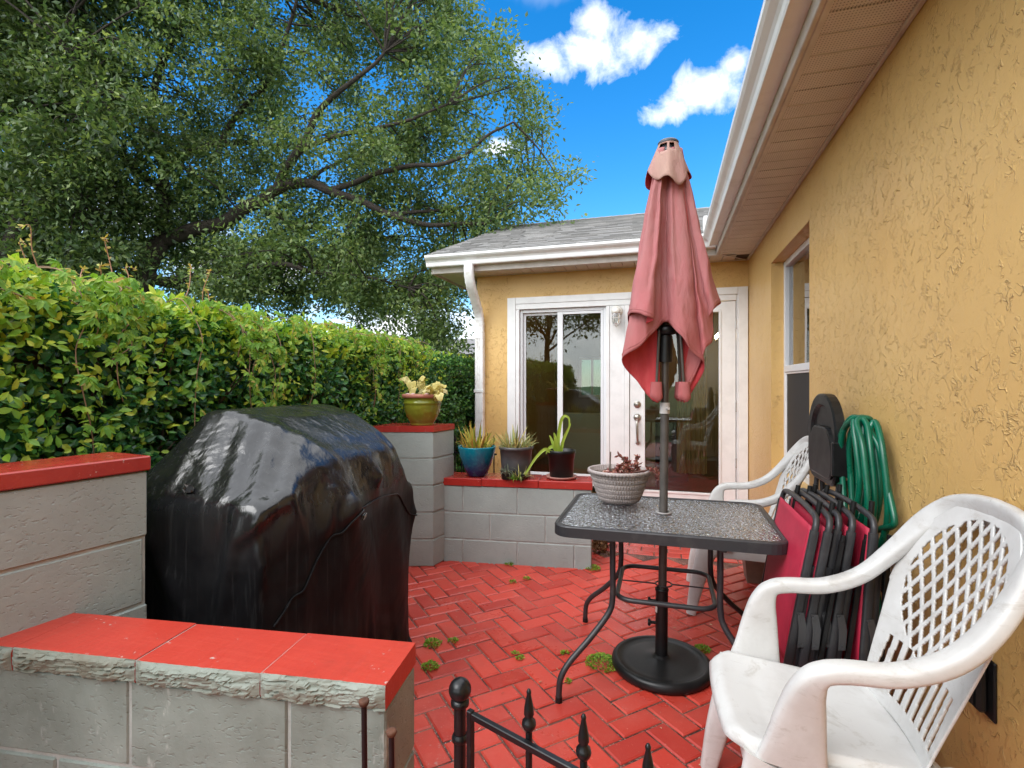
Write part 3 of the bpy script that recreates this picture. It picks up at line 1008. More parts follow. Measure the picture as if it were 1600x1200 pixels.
# right wing wall, with the recessed window opening
mb = MB()
wy0, wy1, wz0, wz1 = 3.46, 4.60, .62, 2.285
for (a, c, z0, z1) in ((-5, wy0, -.05, 2.62), (wy1, WY - .0, -.05, 2.62), (wy0, wy1, -.05, wz0), (wy0, wy1, wz1, 2.62)):
    mb.box(WX, WX + .2, a, c, z0, z1)
mb.build('wall', STUCCO, HO)
# far wall, with the opening for window and door
fx0, fx1, fz1 = -1.69, .765, 2.24
mb = MB()
for (a, c, z0, z1) in ((-2.14, fx0, -.05, 2.62), (fx1, WX + .2, -.05, 2.62), (fx0, fx1, fz1, 2.62)):
    mb.box(a, c, WY, WY + .2, z0, z1)
mb.box(fx0, fx1, WY + .01, WY + .2, -.05, .05)
mb.build('wall', STUCCO, HO)
# far wing end wall and back
ROOM = simple('olive_room_paint', (.34, .29, .16), .7, (.28, .24, .13), 2)
DARKFLOOR = simple('dark_floor_tile', (.10, .075, .055), .35)
CEIL = simple('room_ceiling', (.50, .48, .43), .8)
mb = MB(); mb.box(-2.14, -1.96, WY + .2, 9.6, -.05, 2.62); mb.build('wall', STUCCO, HO)
mb = MB()
mb.box(-1.96, -1.52, 9.45, 9.6, -.05, 2.62); mb.box(-1.02, 1.9, 9.45, 9.6, -.05, 2.62); mb.box(3.7, 4.6, 9.45, 9.6, -.05, 2.62)
mb.box(-1.52, -1.02, 9.45, 9.6, -.05, 1.05); mb.box(-1.52, -1.02, 9.45, 9.6, 1.80, 2.62); mb.box(1.9, 3.7, 9.45, 9.6, -.05, .1); mb.box(1.9, 3.7, 9.45, 9.6, 2.2, 2.62)
mb.box(4.6, 4.75, -5, 9.6, -.05, 2.62)
mb.box(1.04, 4.6, 1.6, 1.75, -.05, 2.62)
mb.box(WX + .201, WX + .26, -5, 1.6, -.05, 2.62)
mb.build('room_wall', ROOM, HO)
mb = MB(); mb.box(-1.96, 4.6, WY + .2, 9.45, -.05, .05); mb.box(1.04, 4.6, 1.75, WY + .2, -.05, .05)
mb.build('room_floor', DARKFLOOR, HO)
mb = MB(); mb.box(-1.96, 4.6, WY + .2, 9.45, 2.56, 2.60); mb.box(1.04, 4.6, 1.75, WY + .2, 2.56, 2.60)
mb.build('room_ceiling', CEIL, HO)
mb = MB(); mb.box(-1.30, -.1, 6.45, 6.6, .05, .93); mb.build('room_counter', simple('olive_half_wall', (.50, .45, .24), .6), HO)
TINTED = glass_mat('tinted_glass', (.34, .42, .38), 1.0)
for wx0, wx1, wz0_, wz1_ in ((-1.52, -1.02, 1.05, 1.80), (1.9, 3.7, .1, 2.2)):  # the wide second window is unseen, added to let daylight brighten the room
    mb = MB()
    def vb(a, c_, d, e): mb.box(a, c_, 9.50, 9.56, d, e, .002)
    vb(wx0, wx0 + .05, wz0_, wz1_); vb(wx1 - .05, wx1, wz0_, wz1_); vb(wx0 + .051, wx1 - .051, wz1_ - .05, wz1_); vb(wx0 + .051, wx1 - .051, wz0_, wz0_ + .05); vb((wx0 + wx1) / 2 - .02, (wx0 + wx1) / 2 + .02, wz0_ + .051, wz1_ - .051)
    rw = mb.build('rear_and_added_window', VINYL, HO)
    mb = MB(); mb.box(wx0 + .03, wx1 - .03, 9.53, 9.534, wz0_ + .03, wz1_ - .03)
    o = mb.build('pane', TINTED, rw, False); o.location = -Vector(HO['_o'])
CURT = simple('ochre_curtain', (.62, .46, .20), .8, (.48, .34, .13), 6)
mb = MB(); mb.grid(lambda u, v: (.14 + .32 * u, 6.05 + .025 * math.sin(u * 40), .3 + 2.1 * v), 80, 4); mb.build('curtain', CURT, HO)
mb = MB(); mb.box(-.12, .30, 6.9, 7.4, .05, .78); mb.box(-.16, .34, 6.86, 7.44, .78, .81); mb.build('room_cabinet', simple('dark_wood', (.05, .03, .02), .4), HO)
WOODD = simple('dark_wood_frame', (.04, .028, .02), .4)

# soffits: separate panels with open joints under the eaves
mb = MB()
y = -5.0
i = 0
while y < 5.40:
    mb.box(.545, WX - .022, y + .0025, y + .1225, SZ, SZ + .01, .003); y += .125; i += 1
mb.build('soffit', SOFFIT, HO)
mb = MB()
x = -2.30
while x < .70:
    mb.box(x + .0025, x + .1225, 5.455, WY - .022, SZ, SZ + .01, .003); x += .125
x = -2.53
mb.box(-2.53, -2.303, 5.455, 9.6, SZ, SZ + .01, .003)
mb.build('soffit', SOFFITPLAIN, HO)
mb = MB()
mb.box(WX - .022, WX - .001, -5, WY - .001, SZ - .006, SZ + .012, .003)
mb.box(-2.14, WX - .023, WY - .022, WY - .001, SZ - .006, SZ + .012, .003)
mb.box(.518, .544, -5, 5.428, SZ - .012, SZ + .012, .004)
mb.box(-2.56, .517, 5.43, 5.454, SZ - .012, SZ + .012, .004)
mb.add([(.50, 5.41, SZ - .004), (.53, 5.40, SZ - .004), (.835, 5.735, SZ - .004), (.815, 5.745, SZ - .004)], [(3, 2, 1, 0)])
mb.build('soffit_trim', SOFFITPLAIN, HO)
mb = MB()
mb.box(.50, .84, -5, 5.75, SZ + .03, SZ + .05); mb.box(-2.55, .50, 5.44, 5.75, SZ + .03, SZ + .05)
mb.box(.545, WX, 5.40, WY, SZ + .011, SZ + .02)
mb.build('eave_board', simple('dark_eave_wood', (.06, .045, .035), .9), HO)
mb = MB()
mb.box(.497, .517, -5, 5.43, SZ - .012, SZ + .19, .003)
mb.box(-2.56, .496, 5.41, 5.43, SZ - .012, SZ + .19, .003)
mb.box(-2.575, -2.561, 5.41, 9.6, SZ - .012, SZ + .19, .003)
mb.build('fascia', FASCIA, HO)

# K-style gutters (profile: a outward from the fascia, b up)
def kprof(t=.0):
    return [(0, .0), (.075, .0), (.080, .012), (.082, .045), (.092, .062), (.118, .082), (.130, .098), (.130, .122), (.118, .122), (.118, .108), (.085, .075), (.070, .010), (.006, .008), (.006, .125), (0, .125)]
prof = kprof()
GZ = SZ + .055
mb = MB()
mb.extrude([(-a, z) for a, z in prof], (.496, -5, GZ), (.496, 5.29, GZ), (1, 0, 0), (0, 0, 1))
mb.box(.366, .378, -5, 5.285, GZ + .123, GZ + .131, .002)
mb.build('gutter', GUTTER, HO)
mb = MB()
mb.extrude([(-a, z) for a, z in prof], (-2.60, 5.409, GZ), (.49, 5.409, GZ), (0, 1, 0), (0, 0, 1))
mb.extrude([(0, 0), (-.075, 0), (-.082, .045), (-.092, .062), (-.118, .082), (-.130, .122), (0, .122)], (-2.603, 5.409, GZ), (-2.600, 5.409, GZ), (0, 1, 0), (0, 0, 1))
mb.build('gutter', GUTTER, HO)
# downspout: elbows from the gutter back to the wall
mb = MB()
ds = spline([(-2.085, 5.345, GZ + .01), (-2.085, 5.345, GZ - .09), (-2.085, 5.40, GZ - .22), (-2.085, 5.53, GZ - .36), (-2.085, 5.655, GZ - .50), (-2.085, 5.695, GZ - .62), (-2.085, 5.695, GZ - .80)], 7)
def rib(i): return .0018 * math.sin(i * 2.2)
mb.sweep(ds, [(.037 + rib(i) * (8 < i < 36), .052 + rib(i) * (8 < i < 36)) for i in range(len(ds))], Vector((1, 0, 0)), 20, 5)
mb.build('downspout', WHITE_DIRTY, HO)
mb = MB()
mb.extrude([(x * .051, y * .037) for x, y in ((-1, -.8), (-.8, -1), (-.3, -1), (-.26, -.88), (-.2, -.88), (-.16, -1), (.16, -1), (.2, -.88), (.26, -.88), (.3, -1), (.8, -1), (1, -.8), (1, 1), (-1, 1))],
           (-2.085, 5.700, .05), (-2.085, 5.700, GZ - .72), (1, 0, 0), (0, 1, 0))
mb.build('downspout', WHITE_DIRTY, HO)
mb = MB(); mb.box(-2.145, -2.025, 5.655, 5.661, 1.20, 1.235, .002); mb.build('downspout_strap', WHITE, HO)

# shingle roofs laid course by course
rs = random.Random(9)
def roof(mb, A, U, S, width, length, exp=.14, tab=.30):
    """A eave corner, U along the eave, S up the slope"""
    A, U, S = Vector(A), Vector(U).normalized(), Vector(S).normalized()
    Nn = U.cross(S).normalized()
    if Nn.z < 0: Nn = -Nn
    k_ = 0
    s = 0.0
    while s < length:
        x = -rs.uniform(0, tab)
        while x < width:
            t = tab * rs.uniform(.55, 1.0)
            a, c = max(0, x), min(width, x + t)
            if c - a > .01:
                th = .011 + rs.choice((0, .006))
                dr = rs.uniform(0, .006)
                q = [A + U * a + S * (s - dr), A + U * (c - .002) + S * (s - dr), A + U * (c - .002) + S * min(length, s + exp + .03), A + U * a + S * min(length, s + exp + .03)]
                lo = [q[0] + Nn * th, q[1] + Nn * th, q[2], q[3]]
                vs = lo + [q[0] - Nn * .002, q[1] - Nn * .002]
                mb.add(vs, [(0, 1, 2, 3), (4, 5, 1, 0)])
            x += t
        s += exp; k_ += 1
    e = length
    vs = [A - Nn * .004, A + U * width - Nn * .004, A + U * width + S * e - Nn * .004, A + S * e - Nn * .004]
    lo = [v - Nn * .06 for v in vs]
    mb.add(vs + lo, [(0, 1, 2, 3), (7, 6, 5, 4), (0, 4, 5, 1), (1, 5, 6, 2), (2, 6, 7, 3), (3, 7, 4, 0)])
pitch = .40
sl = Vector((0, 1, pitch)).normalized()
Lr = (8.45 - 5.345) / sl.y
mb = MB()
roof(mb, (-2.60, 5.345, 2.775), (1, 0, 0), sl, 7.4, Lr)
ridge_z = 2.775 + (8.45 - 5.345) * pitch
mb.add([(-2.6, 8.45, ridge_z), (4.8, 8.45, ridge_z), (4.8, 9.7, 2.9), (-2.6, 9.7, 2.9)], [(0, 1, 2, 3)])
# ridge caps
x = -2.6
while x < 4.6:
    mb.add([(x, 8.33, ridge_z - .035), (x + .2, 8.33, ridge_z - .030), (x + .2, 8.45, ridge_z + .022), (x, 8.45, ridge_z + .014), (x + .2, 8.57, ridge_z - .035), (x, 8.57, ridge_z - .04)], [(0, 1, 2, 3), (3, 2, 4, 5)])
    x += .145
mb.build('roof', SHINGLE, HO)
mb = MB()
mb.add([(-2.575, 5.42, 2.76), (-2.575, 8.45, 3.95), (-2.575, 9.6, 2.76)], [(0, 2, 1)])
mb.build('gable', STUCCO, HO)
mb = MB()
sl2 = Vector((1, 0, pitch)).normalized()
A = Vector((.415, -5, 2.775))
mb.add([A, A + Vector((0, 10.35, 0)), A + Vector((0, 10.35, 0)) + sl2 * 3.4, A + sl2 * 3.4], [(0, 3, 2, 1)])
mb.add([A + sl2 * 3.4, A + Vector((0, 10.35, 0)) + sl2 * 3.4, (6.2, 5.35, 2.8), (6.2, -5, 2.8)], [(0, 3, 2, 1)])
mb.build('roof', SHINGLE, HO)
mb = MB(); mb.box(.372, .46, 5.30, 5.42, GZ + .10, GZ + .30, .003); mb.build('flashing', GUTTER, HO)

# window and door surround in the far wall
TW = thing  # (alias kept short)
mb = MB()
Yf = WY - .022
zt0 = 2.165
mb.box(-1.755, -1.655, Yf, WY - .001, .03, 2.305, .003)
mb.box(-1.653, -1.612, Yf + .006, WY + .1, .20, zt0, .003)
mb.box(-1.653, .722, Yf + .006, WY + .1, zt0 + .002, 2.228, .003)
mb.box(-1.653, .736, Yf, WY - .001, 2.230, 2.305, .003)
mb.box(.738, .832, Yf, WY - .001, .03, 2.305, .003)
mb.box(.7235, .7365, Yf + .008, WY + .1, .03, 2.2265, .002)
mb.box(-1.653, -.37, Yf - .012, WY + .1, .165, .198, .003)
mb.build('door_surround', WHITE, HO)
mb = MB()
mb.box(-.612, -.575, Yf + .004, WY + .1, .20, zt0, .002)
mb.box(-.573, -.415, Yf + .012, WY + .1, .20, zt0, .002)
mb.box(-.413, -.361, Yf + .004, WY + .1, .05, zt0, .002)
mb.build('door_surround', WHITE, HO)
# sliding window
mb = MB()
yF = WY + .02
x0, x1, z0, z1 = -1.610, -.614, .20, zt0 - .002
mb.box(x0, x0 + .03, yF, yF + .07, z0, z1, .002); mb.box(x1 - .03, x1, yF, yF + .07, z0, z1, .002)
mb.box(x0 + .031, x1 - .031, yF, yF + .07, z1 - .035, z1, .002); mb.box(x0 + .031, x1 - .031, yF, yF + .07, z0, z0 + .045, .002)
win = mb.build('sliding_window', VINYL, HO)
mb = MB()
def sash(mb, x0, x1, z0, z1, y0, y1, wl, wr, wt, wb):
    mb.box(x0, x0 + wl, y0, y1, z0, z1, .002); mb.box(x1 - wr, x1, y0, y1, z0, z1, .002)
    mb.box(x0 + wl + .001, x1 - wr - .001, y0 + .001, y1, z1 - wt, z1, .002); mb.box(x0 + wl + .001, x1 - wr - .001, y0 + .001, y1, z0, z0 + wb, .002)
sash(mb, x0 + .032, -1.125, z0 + .047, z1 - .037, yF + .036, yF + .062, .028, .03, .028, .03)
mb.build('sash', VINYL, win, False)
mb = MB()
sash(mb, -1.168, x1 - .032, z0 + .047, z1 - .037, yF + .006, yF + .034, .062, .03, .030, .035)
mb.build('sash', VINYL, win, False)
mb = MB(); mb.box(x0 + .055, -1.15, yF + .046, yF + .050, z0 + .07, z1 - .06); mb.build('pane', GLASS, win, False)
mb = MB(); mb.box(-1.11, x1 - .058, yF + .018, yF + .022, z0 + .075, z1 - .06); mb.build('pane', GLASS, win, False)
for o in win.children:
    o.matrix_parent_inverse = Matrix.Identity(4)
    o.location = -Vector(HO['_o'])
# door
mb = MB()
dx0, dx1, dz0, dz1 = -.355, .716, .055, zt0 - .004
yD = WY - .004
gx0, gx1, gz0, gz1 = -.195, .553, .15, 2.055
mb.box(dx0, gx0, yD, yD + .045, dz0, dz1, .002); mb.box(gx1, dx1, yD, yD + .045, dz0, dz1, .002)
mb.box(gx0 + .0005, gx1 - .0005, yD + .0005, yD + .0445, gz1, dz1, .002); mb.box(gx0 + .0005, gx1 - .0005, yD + .0005, yD + .0445, dz0, gz0, .002)
door = mb.build('door', WHITE, HO)
def door_part(name, mb, mat):
    o = mb.build(name, mat, door, False); o.location = -Vector(HO['_o']); return o
mb = MB(); sash(mb, gx0 - .022, gx1 + .022, gz0 - .022, gz1 + .022, yD - .008, yD - .0005, .022, .022, .022, .022); door_part('glazing_bead', mb, WHITE)
mb = MB(); mb.box(gx0 - .002, gx1 + .002, yD + .018, yD + .023, gz0 - .002, gz1 + .002); door_part('pane', mb, GLASS)
mb = MB()
Mr = Matrix.Translation((-.276, yD - .001, 1.078)) @ Matrix.Rotation(PI / 2, 4, 'X')
def lathe_y(prof, c, n=24):
    m_ = MB(); m_.lathe(prof, n)
    R = Matrix.Translation(c) @ Matrix.Rotation(PI / 2, 4, 'X')
    m_.v = [tuple(R @ Vector(p)) for p in m_.v]
    return m_
door_part('deadbolt', lathe_y([(.039, 0), (.039, .006), (.034, .012), (.024, .014), (.022, .024), (.012, .026), (0, .026)], (-.276, yD - .0005, 1.078)), STEEL)
hb = lathe_y([(.040, 0), (.041, .006), (.034, .018), (.02, .028), (0, .030)], (-.276, yD - .0005, .935))
hp = spline([(-.276, yD - .02, .915), (-.276, yD - .055, .88), (-.274, yD - .062, .80), (-.272, yD - .05, .70), (-.272, yD - .012, .665)], 6)
hb.tube(hp, [.010 + .004 * math.sin(PI * i / (len(hp) - 1)) for i in range(len(hp))], 10)
lo = lathe_y([(.024, 0), (.024, .006), (.014, .014), (0, .015)], (-.272, yD - .0005, .660), 18)
hb.add(lo.v, lo.f, 0, True)
door_part('handle', hb, STEEL)
for z in (1.92, 1.06, .48):
    mb = MB(); mb.tube([(dx1 + .003, yD - .006, z - .05), (dx1 + .003, yD - .006, z + .05)], .006, 8); door_part('hinge', mb, STEEL)

# right-hand window: single hung, deep in its reveal
mb = MB()
xW = WX + .092
sash(mb, 0, 1, 0, 1, 0, 1, .1, .1, .1, .1)
mb = MB()
def vbox(mb, y0, y1, z0, z1, a, c): mb.box(a, c, y0, y1, z0, z1, .002)
a, c = xW, xW + .07
vbox(mb, wy1 - .045, wy1, wz0, wz1, a, c); vbox(mb, wy0, wy0 + .045, wz0, wz1, a, c)
vbox(mb, wy0 + .046, wy1 - .046, wz1 - .045, wz1, a, c); vbox(mb, wy0 + .046, wy1 - .046, wz0, wz0 + .05, a, c)
vbox(mb, wy0 + .046, wy1 - .046, 1.395, 1.445, a - .004, c)
win2 = mb.build('hung_window', VINYL, HO)
def w2(name, mb, mat):
    o = mb.build(name, mat, win2, False); o.location = -Vector(HO['_o']); return o
mb = MB(); mb.box(a + .03, a + .034, wy0 + .04, wy1 - .04, 1.44, wz1 - .04); w2('pane', mb, GLASS)
mb = MB(); mb.box(a + .045, a + .049, wy0 + .04, wy1 - .04, wz0 + .045, 1.40); w2('pane', mb, GLASS)
mb = MB(); mb.box(a + .012, a + .014, wy0 + .062, wy1 - .062, wz0 + .066, 1.378); w2('screen', mb, SCREEN)
mb = MB()
vbox(mb, wy1 - .061, wy1 - .046, wz0 + .05, 1.395, a + .004, a + .02); vbox(mb, wy0 + .046, wy0 + .061, wz0 + .05, 1.395, a + .004, a + .02)
vbox(mb, wy0 + .0615, wy1 - .0615, 1.379, 1.394, a + .004, a + .02); vbox(mb, wy0 + .0615, wy1 - .0615, wz0 + .051, wz0 + .065, a + .004, a + .02)
w2('screen_frame', mb, WHITE)

# lit lamp inside, seen through the panes
LAMP = emit_mat('warm_bulb', (1.0, .66, .28), 70)
ch = thing('chandelier', 'small lit chandelier hanging in the dark room behind the glass door', 'chandelier', (.70, 8.05, 2.56))
mb = MB(); mb.tube([(.70, 8.05, 2.56), (.70, 8.05, 2.02)], .006, 8); 
for i in range(5):
    an = 2 * PI * i / 5
    mb.tube(spline([(.70, 8.05, 2.03), (.70 + .09 * math.cos(an), 8.05 + .09 * math.sin(an), 1.93), (.70 + .16 * math.cos(an), 8.05 + .16 * math.sin(an), 1.97)], 5), .006, 6)
mb.build('frame', BRONZE, ch)
for i in range(5):
    an = 2 * PI * i / 5
    mb = MB(); mb.sphere((.70 + .16 * math.cos(an), 8.05 + .16 * math.sin(an), 2.0), .022, 10, 0, (1, 1, 1.5)); mb.build('bulb', LAMP, ch)
sc = thing('floor_lamp', 'small lit lamp in the room behind the right-hand window', 'lamp', (1.60, 6.78, 2.0))
mb = MB(); mb.sphere((1.60, 6.76, 1.99), .035, 12, 0, (1, 1, 1.3)); mb.build('bulb', LAMP, sc)
mb = MB(); mb.lathe([(.02, 1.92), (.05, 1.93), (.02, 1.95)], 14, (1.60, 6.76, 0)); mb.tube([(1.60, 6.76, 1.93), (1.60, 6.76, .05)], .012, 8); mb.lathe([(0, .08), (.13, .075), (.14, .05)], 18, (1.6, 6.76, 0)); mb.build('stand', BRONZE, sc)

# jelly-jar porch light on the white panel
pl_ = thing('porch_light', 'white jelly-jar porch light on the panel between window and door', 'light', (-.493, 5.73, 2.05))
c = Vector((-.493, 5.735, 2.10))
m_ = lathe_y([(.062, 0), (.062, .01), (.05, .02), (.03, .03), (.028, .05), (0, .05)], c, 24)
m_.tube(spline([c + Vector((0, -.03, 0)), c + Vector((0, -.075, .02)), c + Vector((0, -.095, -.01))], 5), .016, 12)
m_.lathe([(0, .06), (.03, .055), (.045, .04), (.050, .0), (.046, -.002), (0, -.002)], 24, c + Vector((0, -.095, -.03)))
m_.build('fixture', simple('cream_enamel', (.72, .70, .64), .35), pl_)
JAR = glass_mat('ribbed_jar_glass', (.80, .82, .80), 2.2, .12)
mb = MB(); mb.lathe([(.036, -.033), (.042, -.06), (.042, -.115), (.034, -.145), (.018, -.158), (0, -.160)], 24, c + Vector((0, -.095, 0))); mb.build('glass_jar', JAR, pl_)
mb = MB()
for i in range(6):
    an = 2 * PI * i / 6
    mb.tube(spline([c + Vector((.046 * math.cos(an), -.095 + .046 * math.sin(an), -.03)), c + Vector((.048 * math.cos(an), -.095 + .048 * math.sin(an), -.11)), c + Vector((.03 * math.cos(an), -.095 + .03 * math.sin(an), -.16)), c + Vector((0, -.095, -.172))], 4), .003, 6)
mb.tube([c + Vector((.049 * math.cos(t * PI / 10), -.095 + .049 * math.sin(t * PI / 10), -.085)) for t in range(20)], .003, 6, closed=True)
mb.tube([c + Vector((0, -.095, -.165)), c + Vector((0, -.095, -.19))], .006, 8)
mb.build('cage', simple('cage_enamel', (.66, .64, .60), .4), pl_)

# outdoor socket cover
so = thing('outlet_cover', 'black weatherproof outlet cover on the stucco behind the near chair', 'outlet', (.84, 1.70, .48))
mb = MB()
mb.box(.832, .8405, 1.648, 1.752, .405, .565, .004)
mb.build('back_plate', BLACKPLASTIC, so)
mb = MB(); mb.box(.806, .8315, 1.668, 1.738, .418, .548, .008); mb.box(.799, .8055, 1.682, 1.724, .430, .536, .003); mb.build('lid', BLACKPLASTIC, so)
mb = MB(); mb.tube([(.815, 1.672, .551), (.815, 1.734, .551)], .006, 8); mb.build('hinge', BLACKPLASTIC, so)
# ------------------------------------------------------------------ patio table
TX, TY = .005, 2.43
TB = thing('patio_table', 'rectangular patio table with wet pebbled glass top and charcoal tube legs', 'table', (TX, TY, 0))
hw, hd, rc = .452, .345, .075
def rrect(hw, hd, r, n=6, ch=True):
    out = []
    for cx, cy, a0 in ((hw - r, hd - r, 0), (-hw + r, hd - r, 90), (-hw + r, -hd + r, 180), (hw - r, -hd + r, 270)):
        for i in range(n + 1):
            a = math.radians(a0 + 90 * i / n)
            out.append((cx + r * math.cos(a), cy + r * math.sin(a)))
    return out
outer = rrect(hw, hd, rc); inner = rrect(hw - .028, hd - .028, rc - .02)
mb = MB()
n = len(outer)
rings = []
for poly, z in ((inner, .672), (outer, .668), (outer, .708), (rrect(hw - .003, hd - .003, rc), .7125), (rrect(hw - .016, hd - .016, rc - .012), .7135), (rrect(hw - .020, hd - .020, rc - .015), .7105), (inner, .7105), (inner, .672)):
    rings.append([Vector((TX + x, TY + y, z)) for x, y in poly])
vs = sum(rings, [])
fs = []
for k_ in range(len(rings) - 1):
    for i in range(n):
        j = (i + 1) % n
        fs.append((k_ * n + i, k_ * n + j, (k_ + 1) * n + j, (k_ + 1) * n + i))
mb.add(vs, fs, 0, False)
for sx in (-1, 1):  # top support bars
    mb.box(TX + sx * .215 - .012, TX + sx * .215 + .012, TY - hd + .03, TY + hd - .03, .652, .667, .002)
mb.build('frame', DARKMETAL, TB)
mb = MB()
gin = rrect(hw - .018, hd - .018, rc - .014)
hole = [(.030 * math.cos(2 * PI * i / 28), .030 * math.sin(2 * PI * i / 28)) for i in range(28)]
def ringface(z, flip):
    vs = [Vector((TX + x, TY + y, z)) for x, y in gin] + [Vector((-.0 + x, 2.444 + y, z)) for x, y in hole]
    # match hole points by angle
    fs = []
    m = len(gin); h = len(hole)
    ang = [math.atan2(y, x) % (2 * PI) for x, y in gin]
    hidx = [int(round(a / (2 * PI) * h)) % h for a in ang]
    for i in range(m):
        j = (i + 1) % m
        a, b_ = hidx[i], hidx[j]
        cur = a; 
        while cur != b_:
            nx = (cur + 1) % h
            fs.append((i, m + nx, m + cur) if not flip else (i, m + cur, m + nx)); cur = nx
        fs.append((i, j, m + b_) if not flip else (i, m + b_, j))
    mb.add(vs, fs)
ringface(.7095, False); ringface(.7045, True)
mb.build('glass_top', PEBGLASS, TB)
mb = MB(); mb.lathe([(.022, .709), (.030, .709), (.036, .7105), (.036, .715), (.030, .717), (.024, .716)], 28, (0, 2.444, 0)); mb.build('hole_ring', simple('grey_ring', (.25, .24, .23), .4), TB)
for sx in (-1, 1):
    for sy in (-1, 1):
        pts = [(TX + sx * .213, TY + sy * .222, .668), (TX + sx * .213, TY + sy * .222, .52), (TX + sx * .213, TY + sy * .222, .40), (TX + sx * .228, TY + sy * .232, .33),
               (TX + sx * .30, TY + sy * .278, .235), (TX + sx * .375, TY + sy * .335, .155), (TX + sx * .408, TY + sy * .362, .10), (TX + sx * .415, TY + sy * .368, .05), (TX + sx * .416, TY + sy * .369, .006)]
        mb = MB(); mb.tube(spline(pts, 6), .0125, 12)
        lg = mb.build('leg', DARKMETAL, TB)
        mb = MB(); mb.tube([(TX + sx * .416, TY + sy * .369, .0), (TX + sx * .416, TY + sy * .369, .022)], .0145, 12)
        ft = mb.build('foot_cap', BLACKPLASTIC, lg, False); ft.location = -Vector(TB['_o'])
mb = MB()
rr = rrect(.200, .215, .07, 6)
mb.tube([(TX + x, TY + y, .385) for x, y in rr], .0105, 12, closed=True)
mb.build('brace_ring', DARKMETAL, TB)
mb = MB()
mb.tube([(TX - .2, 2.438, .385), (-.034, 2.44, .385)], .0035, 8); mb.tube([(.034, 2.448, .385), (TX + .2, 2.446, .385)], .0035, 8)
mb.tube([(.036 * math.cos(2 * PI * i / 24), 2.444 + .036 * math.sin(2 * PI * i / 24), .385) for i in range(24)], .0035, 8, closed=True)
mb.build('pole_guide', DARKMETAL, TB)

# ------------------------------------------------------------------ umbrella base
BX, BY = -.010, 2.444
UB = thing('umbrella_base', 'round black umbrella base standing on the bricks under the table', 'umbrella base', (BX, BY, 0))
mb = MB()
mb.lathe([(0, .0), (.205, .0), (.219, .006), (.224, .020), (.222, .034), (.214, .044), (.202, .047), (.194, .044), (.188, .039), (.15, .043), (.09, .049), (.045, .053), (.034, .058), (.030, .064), (0, .064)], 72, (BX, BY, 0))
mb.build('disc', BLACKPLASTIC, UB)
mb = MB()
mb.tube([(BX, BY, .05), (BX + .002, BY, .36)], .0275, 24)
mb.lathe([(.028, .0), (.030, .002), (.030, .012), (.026, .014)], 24, (BX + .002, BY, .352))
st = mb.build('stem', BLACKPLASTIC, UB)
for z in (.205, .305):
    mb = MB()
    mb.tube([(BX - .026, BY - .002, z), (BX - .050, BY - .006, z)], .007, 10)
    mb.lathe([(0, -.006), (.013, -.006), (.016, -.002), (.016, .003), (.012, .007), (0, .007)], 14)
    k_ = len(mb.v) - 14 * 6
    R = Matrix.Translation((BX - .054, BY - .006, z)) @ Matrix.Rotation(PI / 2, 4, 'Y')
    mb.v = mb.v[:k_] + [tuple(R @ Vector(p)) for p in mb.v[k_:]]
    mb.build('knob', BLACKPLASTIC, UB)
mb = MB(); mb.grid(lambda u, v: (BX + .0282 * math.cos(math.radians(195 + 34 * u)), BY + .0282 * math.sin(math.radians(195 + 34 * u)), .258 + .03 * v), 6, 2); mb.build('sticker', simple('white_sticker', (.6, .6, .58), .5), UB)

# ------------------------------------------------------------------ closed parasol
UM = thing('parasol', 'closed faded red canvas parasol standing through the glass table', 'parasol', (0, 2.444, .0))
UT = 2.347
def axis(z):   # the pole leans a little
    return Vector((-.010 + .030 * (z / 2.4), 2.444, z))
mb = MB(); mb.tube([axis(.08), axis(1.16)], .0185, 20); mb.build('pole', GREYPOLE, UM)
mb = MB(); mb.tube([axis(1.14), axis(2.36)], .0165, 18); mb.build('pole', BRONZE, UM)
mb = MB(); mb.tube([axis(1.165), axis(1.215)], .0225, 20); mb.tube([axis(1.19) + Vector((.012, -.018, 0)), axis(1.19) + Vector((.016, -.030, 0))], .007, 10); mb.build('pole_collar', PALEPLASTIC, UM)
mb = MB()
mb.tube([axis(1.40), axis(1.52)], .030, 18); mb.lathe([(.016, -.03), (.045, -.02), (.05, 0), (.04, .012), (.016, .02)], 18, axis(1.55)); mb.build('runner_hub', BLACKPLASTIC, UM)
H_ = [(-3, -.060, 506), (-18, -.105, 524), (-42, -.135, 546), (-66, -.105, 564), (-52, -.045, 588), (-30, -.030, 614), (-13, -.040, 630), (-22, .010, 604), (-46, .000, 556),
      (-58, -.030, 532), (-42, -.085, 516), (-19, -.150, 506), (-34, -.172, 499), (-55, -.128, 494), (-60, .005, 505), (-48, .075, 548), (-24, .085, 596), (-12, .060, 624),
      (-15, .125, 566), (2, .150, 512), (22, .130, 540), (24, .070, 622), (44, .085, 572), (64, .055, 502), (82, .000, 478), (70, -.062, 488), (64, -.040, 502), (74, -.020, 516),
      (70, -.055, 536), (58, -.085, 552), (44, -.020, 590), (28, -.040, 630), (44, -.015, 606), (60, -.060, 577), (36, -.125, 548), (13, -.120, 520)]
hem = []
for dx, dy, v in H_:
    z = EYE + (600 - v) / FPX * UT
    hem.append(axis(z) + Vector((dx / FPX * UT * .96, dy * .96, 0)))
hem = spline(hem, 9, True)
NH = len(hem)
ztop = EYE + (600 - 236) / FPX * UT
NS = 56
V = []
